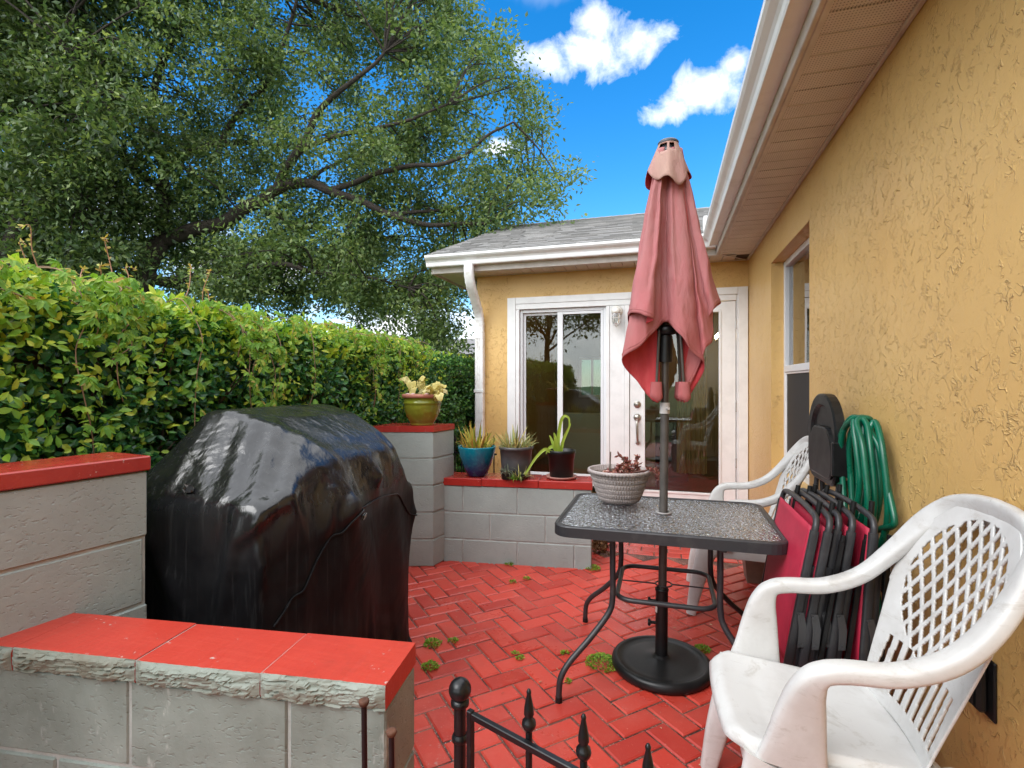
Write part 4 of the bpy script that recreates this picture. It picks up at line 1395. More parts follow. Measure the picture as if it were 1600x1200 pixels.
for j in range(NS + 1):
    s = j / NS
    for i in range(NH):
        h = hem[i]
        z = ztop + (h.z - ztop) * s
        A_ = axis(z)
        off = (h - axis(h.z))
        f = .27 + .73 * s ** 1.05
        pl_w = (1 - s) * min(1, s * 3)
        wob = 1 + .16 * pl_w * math.sin(i * .46 + 1.3 * math.sin(i * .11))
        o2 = Vector((off.x * (1.0 if s > .5 else 1.0), off.y, 0))
        p = A_ + o2 * f * wob
        # sag and folds
        p.x += .007 * nz(p.x, p.y, p.z, 11) * s + .005 * nz(p.x, p.y, p.z * .6, 24) * s + .010 * nz(i * .1, s * 2.2, 3, 1.4) * s
        p.y += .005 * nz(p.y, p.x, p.z * .6, 24) * s + .010 * nz(i * .13, s * 2.0, 9, 1.4) * s
        V.append(p)
def canopy_mesh(V, NH, NS):
    mb = MB()
    fs = [(j * NH + i, j * NH + (i + 1) % NH, (j + 1) * NH + (i + 1) % NH, (j + 1) * NH + i) for j in range(NS) for i in range(NH)]
    mb.add(V, fs, 0, True)
    return mb
cm = canopy_mesh(V, NH, NS)
cano = cm.build('canopy', [CANOPY, CANOPYIN], UM)
def two_sided(o, t=.0022):
    md = o.modifiers.new('thickness', 'SOLIDIFY'); md.thickness = t; md.offset = -1; md.material_offset = 1
    md.use_rim = True
# make sure the outside is outside
me = cano.data
cx = sum((p.normal.dot(Vector((p.center.x, p.center.y, 0)))) for p in me.polygons if p.center.z > 1.9)
if cx < 0: me.flip_normals()
sm = cano.modifiers.new('soften', 'SMOOTH'); sm.factor = .5; sm.iterations = 2
two_sided(cano)
# hem seam
mb = MB(); mb.tube([V[(NS - 2) * NH + i] * .5 + V[(NS - 1) * NH + i] * .5 for i in range(NH)], .0016, 6, closed=True); mb.build('hem_seam', CANOPY, UM)
# wind vent
NV = 90
Vv = []
zv0 = EYE + (600 - 226) / FPX * UT
for j in range(15):
    s = j / 14
    for i in range(NV):
        th = 2 * PI * i / NV
        lobe = math.sin(th * 4 + .5) * .5 + .5
        zz = EYE + (600 - (286 + 11 * math.sin(th * 2 - 2.2) + 6 * math.sin(th * 5))) / FPX * UT
        z = zv0 + (zz - zv0) * s
        r = .042 + (.054 + .005 * math.sin(th * 4 + .8) * s + .006 * math.sin(th * 7) * s) * s
        p = axis(z) + Vector((math.cos(th) * r, math.sin(th) * r, 0))
        Vv.append(p)
mb = MB()
def open_face(i, j):   # the two worn holes under the cap, on the near side
    a = (2 * PI * (i + .5) / NV) - 1.5 * PI
    return 1 <= j <= 3 and (-.85 < a < -.10 or (.10 < a < .62 and j <= 2))
mb.add(Vv, [(j * NV + i, j * NV + (i + 1) % NV, (j + 1) * NV + (i + 1) % NV, (j + 1) * NV + i) for j in range(14) for i in range(NV) if not open_face(i, j)], 0, True)
vo = mb.build('vent_flap', [VENT, CANOPYIN], UM)
if sum(p.normal.dot(Vector((p.center.x, p.center.y, 0))) for p in vo.data.polygons) < 0: vo.data.flip_normals()
two_sided(vo)
mb = MB()
zc = zv0
mb.lathe([(.045, -.006), (.047, .002), (.040, .010), (.024, .015), (0, .017)], 28, axis(zc)); mb.lathe([(.030, -.07), (.034, -.05), (.034, -.006), (0, -.006)], 20, axis(zc))
mb.build('top_cap', simple('blue_grey_cap', (.055, .06, .075), .45), UM)
for dx, dy in ((-13, -.036), (28, -.036), (-12, .056), (24, .066)):
    e = EYE + (600 - 612) / FPX * UT
    a0 = axis(1.95) + Vector((dx * .0012, dy * .6, 0)); b0 = axis(e) + Vector((dx / FPX * UT, dy, 0))
    mb = MB(); d = (b0 - a0).normalized()
    mb.sweep([a0, b0], [(.0085, .0065)] * 2, Vector((1, 0, 0)), 12, 5); mb.build('rib', BRONZE, UM)
    mb = MB(); pk = b0 + Vector((0, 0, .012))
    mb.grid(lambda u, v: pk + Vector(((.024 + .006 * (1 - v)) * math.cos(2 * PI * u) * (1.0 if v > .15 else .55) , (.017 + .004 * (1 - v)) * math.sin(2 * PI * u) * (1 if v > .15 else .55), -.052 + .085 * v + .006 * math.sin(4 * PI * u) * (1 - v))), 20, 6, 0, True, True)
    mb.build('rib_pocket', CANOPY, UM)

# ------------------------------------------------------------------ ribbed bowl on the table
BW = thing('plant_bowl', 'ribbed grey bowl planter with red succulent stems on the glass table', 'planter', (-.214, 2.62, .7135))
mb = MB()
def ribs(r, z, a):
    if .715 < z - 0 < .86:
        row = int((z - .7135) / .0245)
        return r * (1 + (.030 * math.sin(a * 58 + row * 1.9) if ((z - .7135) % .0245) > .005 else -.025))
    return r
prof = [(0, .7135), (.088, .7135), (.093, .7165)]
for i in range(36):
    t = i / 35
    prof.append((.094 + .050 * t ** .75, .719 + .135 * t))
prof += [(.146, .856), (.155, .859), (.157, .866), (.156, .874), (.150, .876), (.144, .872), (.141, .850), (0, .848)]
mb.lathe(prof, 232, (-.214, 2.62, 0), 0, ribs)
POTGREY = simple('pinkish_grey_planter', (.40, .345, .33), .55, (.30, .26, .25), 30, bump=(60, .2, .002))
mb.build('bowl', POTGREY, BW)
mb = MB(); mb.grid(lambda u, v: (-.214 + .1405 * v * math.cos(2 * PI * u), 2.62 + .1405 * v * math.sin(2 * PI * u), .852 + .006 * nz(u * 9, v * 9, 0)), 40, 10, 0, True, True); mb.build('soil', SOIL, BW)
rq = random.Random(4)
mb = MB()
tips = []
for i in range(9):
    x0 = -.214 + rq.uniform(-.02, .11); y0 = 2.62 + rq.uniform(-.09, .05)
    h = rq.uniform(.03, .10)
    pts = [(x0, y0, .85), (x0 + rq.uniform(-.02, .03), y0 + rq.uniform(-.02, .01), .85 + h * .55), (x0 + rq.uniform(-.03, .06), y0 - rq.uniform(0, .03), .85 + h)]
    if i > 6: pts = [(x0, y0, .86), (-.214 + .16, 2.56, .885), (-.214 + .20, 2.545, .842 + .01 * (i - 7))]
    sp_ = spline(pts, 5); mb.tube(sp_, .0035, 6); tips.append(sp_)
pt = mb.build('stems', simple('brown_twig', (.13, .06, .045), .8), BW)
for dx, h in ((-.045, .10), (.02, .075)):
    mb = MB(); mb.tube([(-.214 + dx, 2.60, .85), (-.214 + dx + .004, 2.60, .86 + h)], .003, 6); mb.build('stick', STEM, BW)
P, D = [], []
for sp_ in tips:
    for p in sp_[4:]:
        for _ in range(5):
            P.append(p); D.append(Vector((rq.gauss(0, 1), rq.gauss(0, 1), rq.gauss(.5, .6))).normalized())
for i in range(120):
    a, r = rq.uniform(0, 2 * PI), .12 * math.sqrt(rq.random())
    P.append(Vector((-.195 + r * math.cos(a) * .9 + .01, 2.60 + r * math.sin(a) * .8, .857))); D.append(Vector((rq.gauss(0, 1), rq.gauss(0, 1), .6)).normalized())
n_ = len(P)
Vl, Tl = leaf_geo(P, D, rnd_dirs(n_), RNG.uniform(.012, .028, n_), RNG.uniform(.004, .007, n_), .5, True)
np_mesh('leaves', Vl, Tl, SUCC, BW)
mb = MB()
for i in range(9):
    a, r = rq.uniform(0, 2 * PI), .1 * math.sqrt(rq.random())
    mb.sphere((-.235 + r * math.cos(a), 2.59 + r * .7 * math.sin(a), .856), rq.uniform(.012, .024), 10, 0, (1, 1, .3))
mb.build('pink_pebbles', simple('pink_pebble', (.55, .33, .28), .6, (.42, .24, .20), 20), BW)

# ------------------------------------------------------------------ white plastic armchairs
def make_chair(loc, rotz, label):
    T = thing('plastic_chair', label, 'chair', loc, 'white plastic armchairs'); T['_o'] = (0, 0, 0)
    for s in (-1, 1):
        arm = spline([(.190, s * .232, .385), (.182, s * .236, .44), (.172, s * .243, .52), (.160, s * .252, .585), (.135, s * .259, .628), (.085, s * .262, .643), (-.02, s * .263, .652), (-.12, s * .261, .695), (-.20, s * .252, .775), (-.275, s * .220, .880), (-.320, s * .165, .938), (-.340, s * .085, .958), (-.345, 0, .962)], 6)
        ab = []
        for i, p in enumerate(arm):
            t = i / (len(arm) - 1)
            if t < .34:
                q = t / .34; ab.append((.080 - .058 * q ** 1.1, .014 + .014 * q))
            elif t < .6: ab.append((.021, .029))
            else:
                q = (t - .6) / .4; ab.append((.021 - .006 * q, .029 + .017 * q))
        lat = []
        for i, p in enumerate(arm):
            t = i / (len(arm) - 1)
            q = max(0, (t - .62) / .38)
            lat.append((Vector((0, s, 0)) * (1 - q) + Vector((.25 * q, 0, .97 * q))).normalized())
        mb = MB(); mb.sweep(arm, ab, lat, 18, 3.4)
        mb.build('arm', WHITEPLASTIC, T)
        leg = spline([(.232, s * .229, .384), (.256, s * .233, .32), (.298, s * .243, .16), (.328, s * .256, .004)], 6)
        mb = MB(); mb.sweep(leg, [(.068 - .042 * (i / (len(leg) - 1)) ** .8, .018 + .004 * i / len(leg)) for i in range(len(leg))], Vector((0, s, 0)), 16, 3.4)
        mb.build('leg', WHITEPLASTIC, T)
        leg = spline([(-.110, s * .205, .40), (-.155, s * .215, .30), (-.225, s * .230, .15), (-.290, s * .245, .004)], 6)
        mb = MB(); mb.sweep(leg, [(.055 - .030 * (i / (len(leg) - 1)), .024) for i in range(len(leg))], Vector((0, s, 0)), 16, 3.4)
        mb.build('leg', WHITEPLASTIC, T)
    # seat: dished sheet with a rolled front and a skirt
    def seat(u, v):
        y = (u - .5) * 2; x = .325 - .475 * v
        w = .238 - .030 * v
        z = .432 - .035 * v - .016 * (1 - y * y) * min(1, v * 4)
        if v < .08: q = (1 - v / .08); z -= .030 * q * q; 
        x -= .060 * max(0, (abs(y) - .70) / .30) ** 2 * (1 - v) ** 3
        e = max(0, abs(y) - .90) / .10
        z -= .045 * e * e * (1 if v > .05 else .6)
        return (x + .018 * (1 - y * y) * (1 - v), y * w, z)
    mb = MB(); mb.grid(seat, 48, 48)
    o = mb.build('seat', WHITEPLASTIC, T)
    if o.data.polygons[100].normal.z < 0: o.data.flip_normals()
    md = o.modifiers.new('thickness', 'SOLIDIFY'); md.thickness = .006; md.offset = -1
    mb = MB()
    for s in (-1, 1):
        mb.box(-.11, .27, s * .226 - .004, s * .226 + .004, .325, .395, .003)
    mb.box(.283, .291, -.20, .20, .355, .410, .003); mb.box(-.138, -.130, -.19, .19, .33, .395, .003)
    mb.build('skirt', WHITEPLASTIC, T)
    # pierced back
    def bz(q): return .385 + .595 * q
    def hwid(z):
        if z < .70: return .185 + .055 * (z - .385) / .315
        t = min(1, (z - .70) / .292)
        return .240 * math.sqrt(max(0, 1 - t ** 2.3)) + .004
    def back(u, v):
        z = bz(v); y = (u - .5) * 2 * hwid(z)
        x = -.128 - .212 * v ** 1.15 - .012 * math.sin(PI * min(1, v * 1.05)) + .045 * (y / .24) ** 2
        return (x, y, z)
    def keep(u, v):
        z = bz(v); y = (u - .5) * 2 * hwid(z)
        hw_ = hwid(z)
        if abs(y) > hw_ - .024: return True
        # lattice field
        zc, az, ay = .745, .198, .196
        e = ((z - zc) / az) ** 2 + (y / ay) ** 2
        if e < 1:
            s_ = .046
            d1 = ((y + .58 * (z - zc)) / s_ + .25) % 1; d2 = ((y - .58 * (z - zc)) / s_ + .25) % 1
            if .15 < d1 < .85 and .15 < d2 < .85: return False
            return True
        if .425 < z < .56 + .0 * (y / .2) ** 2 * 0:
            f = (y * (1 + .35 * (.56 - z)) / .040 + .5) % 1
            if .24 < f < .76 and z < .56 - .012 * abs(math.cos(y * 60)) + .10 * (y / .18) ** 2 and abs(y) < .165: return False
        return True
    mb = MB(); mb.grid(back, 132, 176, 0, True, False, keep)
    o = mb.build('backrest', WHITEPLASTIC, T)
    sm = o.modifiers.new('soften', 'SMOOTH'); sm.factor = .5; sm.iterations = 2
    md = o.modifiers.new('thickness', 'SOLIDIFY'); md.thickness = .006; md.offset = 0
    T.rotation_euler = (0, 0, rotz)
    return T
CH1 = make_chair((.478, 1.60, 0), PI + .02, 'dirty white plastic armchair with lattice back in front of the folded chairs')
CH2 = copy_tree(CH1, (.485, 3.30, 0), 'white plastic armchair behind the glass table with its legs showing beneath it', (0, 0, PI - .04))

# ------------------------------------------------------------------ folded sling chairs
def make_folding(loc, lean, label):
    T = thing('folding_chair', label, 'folding chair', loc, 'red folded chairs against the wall'); T['_o'] = (0, 0, 0)
    W = .50
    for y in (0, W):
        s = 1 if y == 0 else -1
        mb = MB(); mb.sweep(spline([(0, y, .02), (0, y, .45), (.004, y, .82)], 6), [(.0135, .0095)] * 13, Vector((0, 1, 0)), 12, 4); o = mb.build('frame_tube', DARKMETAL, T)
        mb = MB(); mb.sweep(spline([(.026, y + s * .020, .05), (.025, y + s * .020, .40), (.028, y + s * .020, .70)], 6), [(.0125, .009)] * 13, Vector((0, 1, 0)), 12, 4); mb.build('leg', DARKMETAL, T)
        mb = MB(); mb.box(.041, .056, y - .006, y + .008, .22, .80, .002); mb.tube([(.049, y, .80), (.049, y, .82)], .0075, 8); mb.build('arm_bar', BLACKPLASTIC, T)
        mb = MB(); yy = y - s * .0115
        R = [(-.006, yy, .542), (.014, yy, .546), (.030, yy, .500), (.034, yy, .432), (.014, yy, .426), (.008, yy, .488)]
        vs = R + [(a, b_ - s * .004, c_) for a, b_, c_ in R]
        mb.add(vs, [tuple(range(6)), tuple(reversed(range(6, 12)))] + [(i, (i + 1) % 6, 6 + (i + 1) % 6, 6 + i) for i in range(6)])
        for (a, c_) in ((.002, .532), (.024, .438)):
            mb.tube([(a, yy + s * .001, c_), (a, yy - s * .008, c_)], .0065, 10)
        mb.build('hinge_bracket', simple('dark_bracket', (.04, .04, .042), .35) if 'dark_bracket' not in bpy.data.materials else bpy.data.materials['dark_bracket'], T)
    mb = MB(); mb.tube(spline([(.004, 0, .81), (.006, .006, .845), (.008, .05, .865), (.010, .25, .872), (.008, .45, .865), (.006, .494, .845), (.004, .5, .81)], 6), .0105, 12); mb.build('top_rail', DARKMETAL, T)
    mb = MB()
    for z, x in ((.14, .0), (.24, .026), (.19, .02)):
        mb.tube([(x, .01, z), (x, .49, z)], .0095, 10)
    mb.tube([(-.012, .47, .10), (-.01, .03, .30)], .009, 10)
    mb.build('cross_bar', DARKMETAL, T)
    mb = MB(); mb.grid(lambda u, v: (-.004 - .008 * math.sin(PI * u) - .006 * math.sin(PI * v), .012 + .476 * u, .355 + .475 * v + .012 * math.sin(PI * u) * (v - .5)), 20, 20)
    o = mb.build('back_sling', SLING, T); md = o.modifiers.new('thickness', 'SOLIDIFY'); md.thickness = .004; md.offset = 0
    mb = MB(); mb.grid(lambda u, v: (.016 + .006 * math.sin(PI * u), .03 + .44 * u, .28 + .52 * v), 14, 14)
    o = mb.build('seat_sling', SLING, T); md = o.modifiers.new('thickness', 'SOLIDIFY'); md.thickness = .004; md.offset = 0
    for y in (.10, .40):
        mb = MB(); mb.tube([(.03, y, .70), (.032, y, .905)], .009, 10); mb.build('leg_tip', BLACKPLASTIC, T)
    T.rotation_euler = (0, lean, 0)
    return T
FC = make_folding((.345, 1.93, 0), math.radians(9.5), 'outermost red folded chair of the stack with its red back showing')
for (x, y, ln_, rz, lab) in ((.390, 1.925, 9.0, -.01, 'second red folded chair from the outer face of the stack'),
                             (.434, 1.950, 8.4, .012, 'third red folded chair in the stack next to the green hose'),
                             (.482, 1.940, 7.6, .0, 'fourth red folded chair half hidden in the stack'),
                             (.600, 1.915, 3.2, .03, 'upright red folded chair nearest the stucco wall in the stack')):
    copy_tree(FC, (x, y, 0), lab, (0, math.radians(ln_), rz))

# ------------------------------------------------------------------ black folding chair with a rounded moulded back
BS = thing('folding_chair', 'black folding chair with a rounded moulded back leaning beside the green hose', 'folding chair', (.74, 2.70, 0))
def brr(y0, y1, z0, z1, rt, rbm, n=8):
    out = []
    for cy, cz, r, a0 in ((y1 - rt, z1 - rt, rt, 0), (y0 + rt, z1 - rt, rt, 90), (y0 + rbm, z0 + rbm, rbm, 180), (y1 - rbm, z0 + rbm, rbm, 270)):
        for i in range(n + 1):
            a = math.radians(a0 + 90 * i / n); out.append((cy + r * math.cos(a), cz + r * math.sin(a)))
    return out
def panel(mb, rings, smooth=False, capfront=True):
    n = len(rings[0][1]); vs = []
    for x, poly in rings: vs += [Vector((x, a, c_)) for a, c_ in poly]
    fs = []
    for k_ in range(len(rings) - 1):
        for i in range(n):
            j = (i + 1) % n
            fs.append((k_ * n + i, (k_ + 1) * n + i, (k_ + 1) * n + j, k_ * n + j))
    fs.append(tuple(range(n))); fs.append(tuple(reversed(range((len(rings) - 1) * n, len(rings) * n))))
    mb.add(vs, fs, 0, False)
xb = .705
ya, yb = 2.50, 2.93
mb = MB()
o1 = brr(ya, yb, .845, 1.255, .19, .09); o1s = brr(ya + .008, yb - .008, .853, 1.247, .185, .085); i1 = brr(ya + .045, yb - .045, .89, 1.205, .15, .06); i2 = brr(ya + .055, yb - .055, .90, 1.195, .145, .055)
panel(mb, [(xb + .045, o1s), (xb + .040, o1), (xb + .006, o1), (xb, o1s), (xb + .001, i1), (xb + .016, i2), ])
mb.build('backrest', BLACKPLASTIC, BS)
mb = MB()
s1 = brr(ya + .012, yb - .06, .875, 1.105, .12, .06); s2 = brr(ya + .020, yb - .068, .883, 1.097, .115, .055)
panel(mb, [(xb + .012, s1), (xb - .008, s1), (xb - .012, s2)])
mb.build('seat_panel', BLACKPLASTIC, BS)
mb = MB(); mb.box(xb - .012, xb + .05, ya - .008, ya + .022, .90, 1.05, .006); mb.build('hinge_block', BLACKPLASTIC, BS)
for y in (ya + .05, yb - .05):
    mb = MB(); mb.tube([(xb + .03, y, .88), (xb + .0, y, .45), (xb - .04, y, .005)], .0115, 12); mb.build('leg', DARKMETAL, BS)
    mb = MB(); mb.tube([(xb + .05, y, .88), (xb + .06, y, .45), (xb + .04, y, .005)], .0115, 12); mb.build('leg', DARKMETAL, BS)
mb = MB(); mb.tube([(xb - .02, ya + .05, .22), (xb - .02, yb - .05, .22)], .010, 10); mb.build('cross_bar', DARKMETAL, BS)

# ------------------------------------------------------------------ green hose on its hook, and the tap
HS = thing('garden_hose', 'green garden hose hanging in loops on the stucco wall', 'hose', (.80, 2.42, 1.14))
rh = random.Random(12)
pts = []
hk = Vector((.795, 2.42, 1.145))
for i in range(7):
    dx = -.028 * (i % 3); wl = .075 + .012 * i + rh.uniform(-.01, .01); bot = .79 - .022 * i + rh.uniform(-.03, .02)
    yo = rh.uniform(-.015, .015) - .012 * i
    pts += [hk + Vector((dx, yo + .03, .008)), hk + Vector((dx - .012, yo + wl, -.09)), Vector((.79 + dx, 2.42 + yo + wl * 1.1, bot + .16)), Vector((.785 + dx, 2.42 + yo + wl * .45, bot)),
            Vector((.785 + dx, 2.42 + yo - wl * .45, bot + .005)), Vector((.79 + dx, 2.42 + yo - wl * 1.05, bot + .15)), hk + Vector((dx - .008, yo - wl * .8, -.10)), hk + Vector((dx, yo - .02, .004))]
# kinked loop towards the camera
pts += [hk + Vector((-.02, -.10, -.03)), Vector((.79, 2.27, 1.05)), Vector((.795, 2.20, .90)), Vector((.795, 2.155, .815)), Vector((.79, 2.165, .785)), Vector((.785, 2.24, .755)), Vector((.79, 2.33, .70)),
        Vector((.80, 2.34, .55)), Vector((.80, 2.30, .42)), Vector((.80, 2.24, .36)), Vector((.80, 2.215, .42)), Vector((.80, 2.225, .49)), Vector((.80, 2.232, .53))]
mb = MB(); mb.tube(spline(pts, 7), .0117, 10); mb.build('hose_coil', HOSE, HS)
mb = MB()
cpath = [(.80, 2.232, .52), (.80, 2.236, .56), (.80, 2.240, .60)]
mb.tube(cpath, .019, 16)
for i in range(7):
    z = .527 + i * .010
    mb.tube([(.80 + .0195 * math.cos(2 * PI * j / 14), 2.235 + .0195 * math.sin(2 * PI * j / 14), z) for j in range(14)], .0022, 6, closed=True)
mb.build('connector', BLACKPLASTIC, HS)
mb = MB(); mb.tube([(.80, 2.240, .60), (.80, 2.241, .615)], .016, 14); mb.build('ferrule', PALEPLASTIC, HS)
mb = MB(); mb.tube([(.84, 2.42, 1.13), (.79, 2.42, 1.115), (.775, 2.42, 1.125), (.77, 2.42, 1.15)], .008, 8); mb.build('hook', BRONZE, HS)
TP = thing('hose_tap', 'small brass garden tap on the wall above the hose connector', 'tap', (.84, 2.24, .64))
mb = MB()
mb.tube([(.84, 2.245, .645), (.80, 2.243, .645)], .012, 12); mb.tube(spline([(.802, 2.243, .645), (.796, 2.242, .632), (.797, 2.241, .612)], 4), .012, 12)
mb.lathe([(.026, -.003), (.026, .003), (0, .003)], 18, (.836, 2.245, .645))
mb.build('spout', simple('old_brass', (.13, .085, .04), .5, (.07, .05, .03), 40, Metallic=.6), TP)
mb = MB(); mb.tube([(.80, 2.243, .65), (.80, 2.243, .675)], .005, 8); mb.lathe([(0, -.004), (.022, -.003), (.024, .002), (0, .004)], 14, (.80, 2.243, .678)); mb.build('handle', BLACKIRON, TP)
# ------------------------------------------------------------------ potted plants
def blade_leaves(mb, c, n, hmin, hmax, spread, wid, rnd, curve=.5, rad=.05, seg=6, thick=.35):
    """fleshy tapering blades"""
    for i in range(n):
        a = rnd.uniform(0, 2 * PI); lean = rnd.uniform(.05, 1) ** .8 * spread
        h = rnd.uniform(hmin, hmax) * (1 - .25 * lean)
        r0 = rad * math.sqrt(rnd.random())
        base = Vector((c[0] + r0 * math.cos(a), c[1] + r0 * math.sin(a), c[2]))
        out = Vector((math.cos(a), math.sin(a), 0)); side = Vector((-out.y, out.x, 0))
        w = wid * rnd.uniform(.7, 1.1); bend = curve * rnd.uniform(-.4, 1)
        tw = rnd.uniform(-.3, .3)
        vs = []
        for j in range(seg + 1):
            t = j / seg
            ang = lean * .9 + bend * t * t
            p = base + out * (h * t * math.sin(ang)) + Vector((0, 0, h * t * math.cos(ang))) + side * (tw * h * t * t * .4)
            ww = w * (1 - t) ** .75 * (1 if j < seg else 0) + .0004
            nrm = (out * math.cos(ang) - Vector((0, 0, 1)) * math.sin(ang))
            vs += [p + side * ww, p - nrm * ww * thick, p - side * ww, p + nrm * ww * thick * .3]
        fs = []
        for j in range(seg):
            for q in range(4):
                q2 = (q + 1) % 4
                fs.append((j * 4 + q, j * 4 + q2, j * 4 + 4 + q2, j * 4 + 4 + q))
        mb.add(vs, fs, 0, True)

def soil_disc(x, y, z, r):
    mb = MB(); mb.grid(lambda u, v: (x + r * v * math.cos(2 * PI * u), y + r * v * math.sin(2 * PI * u), z + .006 * nz(u * 7, v * 7, x)), 28, 6, 0, True, True)
    return mb
rp_ = random.Random(21)
CT = .6125
# blue glazed pot
x, y = -1.343, 3.608
P1 = thing('potted_plant', 'blue glazed pot of golden spiky aloe on the low wall', 'potted plant', (x, y, CT), 'potted plants on the low wall')
mb = MB(); mb.lathe([(0, CT), (.063, CT), (.072, CT + .006), (.092, CT + .05), (.112, CT + .10), (.128, CT + .15), (.138, CT + .19), (.142, CT + .212), (.143, CT + .220), (.139, CT + .223), (.134, CT + .218), (.130, CT + .19), (0, CT + .188)], 56, (x, y, 0))
BLUE = glaze_mat('blue_glaze', (.005, .17, .24), (.006, .016, .085), .215, .035, .05, .10)
mb.build('pot', BLUE, P1)
soil_disc(x, y, CT + .192, .129).build('soil', SOIL, P1)
mb = MB(); blade_leaves(mb, (x, y, CT + .19), 84, .08, .21, .85, .010, rp_, .5, .10); blade_leaves(mb, (x - .01, y, CT + .19), 22, .18, .27, .55, .012, rp_, .2, .08)
mb.build('leaves', ALOEGOLD, P1)
# charcoal pot
x, y = -1.050, 3.650
P2 = thing('potted_plant', 'tall charcoal plastic pot crowded with pale spiky aloe on the low wall', 'potted plant', (x, y, CT), 'potted plants on the low wall')
mb = MB(); mb.lathe([(0, CT), (.098, CT), (.104, CT + .004), (.113, CT + .12), (.120, CT + .205), (.127, CT + .207), (.129, CT + .214), (.128, CT + .226), (.122, CT + .229), (.117, CT + .224), (.114, CT + .19), (0, CT + .188)], 56, (x, y, 0))
mb.build('pot', simple('charcoal_plastic', (.050, .048, .052), .45, (.075, .072, .074), 9, bump=(60, .1, .002)), P2)
soil_disc(x, y, CT + .20, .116).build('soil', SOIL, P2)
mb = MB(); blade_leaves(mb, (x, y, CT + .20), 130, .06, .17, 1.0, .0085, rp_, .6, .105); blade_leaves(mb, (x - .02, y, CT + .20), 20, .15, .24, .7, .009, rp_, .2, .08)
mb.build('leaves', ALOEPALE, P2)
# black nursery pot
x, y = -.717, 3.690
P3 = thing('potted_plant', 'black nursery pot on a saucer with striped drooping strap leaves', 'potted plant', (x, y, CT), 'potted plants on the low wall')
b0 = CT + .016
mb = MB(); mb.lathe([(0, b0), (.080, b0), (.085, b0 + .004), (.094, b0 + .135), (.098, b0 + .137), (.1005, b0 + .165), (.104, b0 + .168), (.105, b0 + .190), (.101, b0 + .192), (.097, b0 + .188), (.093, b0 + .15), (0, b0 + .148)], 56, (x, y, 0))
mb.build('pot', BLACKPLASTIC, P3)
mb = MB(); mb.lathe([(0, CT), (.095, CT), (.110, CT + .010), (.114, CT + .020), (.111, CT + .021), (.104, CT + .012), (0, CT + .0125)], 48, (x, y, 0)); mb.build('saucer', simple('pink_clay_saucer', (.42, .20, .17), .55, (.34, .15, .12), 20), P3)
soil_disc(x, y, b0 + .158, .094).build('soil', SOIL, P3)
def strap(mb, pts, w, wtip=.003):
    sp_ = spline(pts, 7); n = len(sp_)
    vs = []
    for i, p in enumerate(sp_):
        T_ = (sp_[min(i + 1, n - 1)] - sp_[max(i - 1, 0)]).normalized()
        S_ = T_.cross(Vector((.35, -1, .2))).normalized()
        N_ = S_.cross(T_)
        t = i / (n - 1)
        ww = (w * (1 - t ** 2.2) + wtip) * (.75 + .25 * min(1, t * 5))
        vs += [p + S_ * ww + N_ * ww * .35, p, p - S_ * ww + N_ * ww * .35]
    mb.add(vs, [f for i in range(n - 1) for f in ((i * 3, i * 3 + 1, i * 3 + 4, i * 3 + 3), (i * 3 + 1, i * 3 + 2, i * 3 + 5, i * 3 + 4))], 0, True)
zt = b0 + .155
for pts, w_ in (([(x - .02, y - .03, zt), (x - .075, y - .08, zt + .035), (x - .105, y - .10, zt + .045), (x - .16, y - .125, zt - .01), (x - .215, y - .15, zt - .10), (x - .255, y - .165, zt - .175)], .0125),
                ([(x - .015, y - .02, zt), (x - .05, y - .05, zt + .06), (x - .08, y - .06, zt + .05), (x - .10, y - .07, zt + .01)], .014),
                ([(x - .005, y - .02, zt), (x - .020, y - .02, zt + .09), (x - .010, y - .02, zt + .19), (x + .008, y - .03, zt + .262), (x + .035, y - .035, zt + .285), (x + .062, y - .03, zt + .262), (x + .060, y - .03, zt + .19)], .0135),
                ([(x - .01, y - .03, zt), (x - .03, y - .04, zt + .08), (x - .045, y - .05, zt + .165)], .017),
                ([(x + .0, y - .03, zt), (x + .02, y - .05, zt + .10), (x + .06, y - .06, zt + .19), (x + .080, y - .06, zt + .235)], .012),
                ([(x - .02, y - .05, zt), (x - .025, y - .08, zt + .10), (x - .030, y - .085, zt + .16)], .018),
                ([(x - .03, y + .0, zt), (x - .06, y - .01, zt + .08), (x - .085, y - .01, zt + .14)], .014)):
    mb = MB(); strap(mb, pts, w_ * .78); mb.build('leaf', LILY, P3)
# two little succulents at the front edge
x, y = -1.083, 3.545
P4 = thing('potted_plant', 'tiny black pot with a trailing grey rosette before the charcoal pot', 'potted plant', (x, y, CT), 'small succulents on the wall edge')
mb = MB(); mb.lathe([(0, CT), (.040, CT), (.043, CT + .004), (.052, CT + .055), (.054, CT + .062), (.050, CT + .063), (.047, CT + .05), (0, CT + .05)], 28, (x, y, 0)); mb.build('pot', BLACKPLASTIC, P4)
mb = MB(); blade_leaves(mb, (x, y, CT + .05), 46, .03, .075, 1.5, .0055, rp_, 1.4, .04); blade_leaves(mb, (x - .0, y - .04, CT + .045), 26, .05, .09, 1.3, .0045, rp_, 2.4, .02)
mb.tube([(x, y, CT + .05), (x, y, CT + .125)], .0025, 6)
mb.build('leaves', GREYSUCC, P4)
x, y = -.985, 3.540
P5 = thing('potted_plant', 'little green and pink aloe sprawling on the wall edge beside the grey rosette', 'potted plant', (x, y, CT), 'small succulents on the wall edge')
mb = MB(); mb.lathe([(0, CT), (.030, CT), (.038, CT + .04), (.036, CT + .042), (0, CT + .036)], 24, (x, y, 0)); mb.build('pot', BLACKPLASTIC, P5)
mb = MB(); blade_leaves(mb, (x, y, CT + .02), 44, .05, .12, 1.2, .0055, rp_, .9, .045); mb.build('pale_leaves', ALOEPALE, P5)
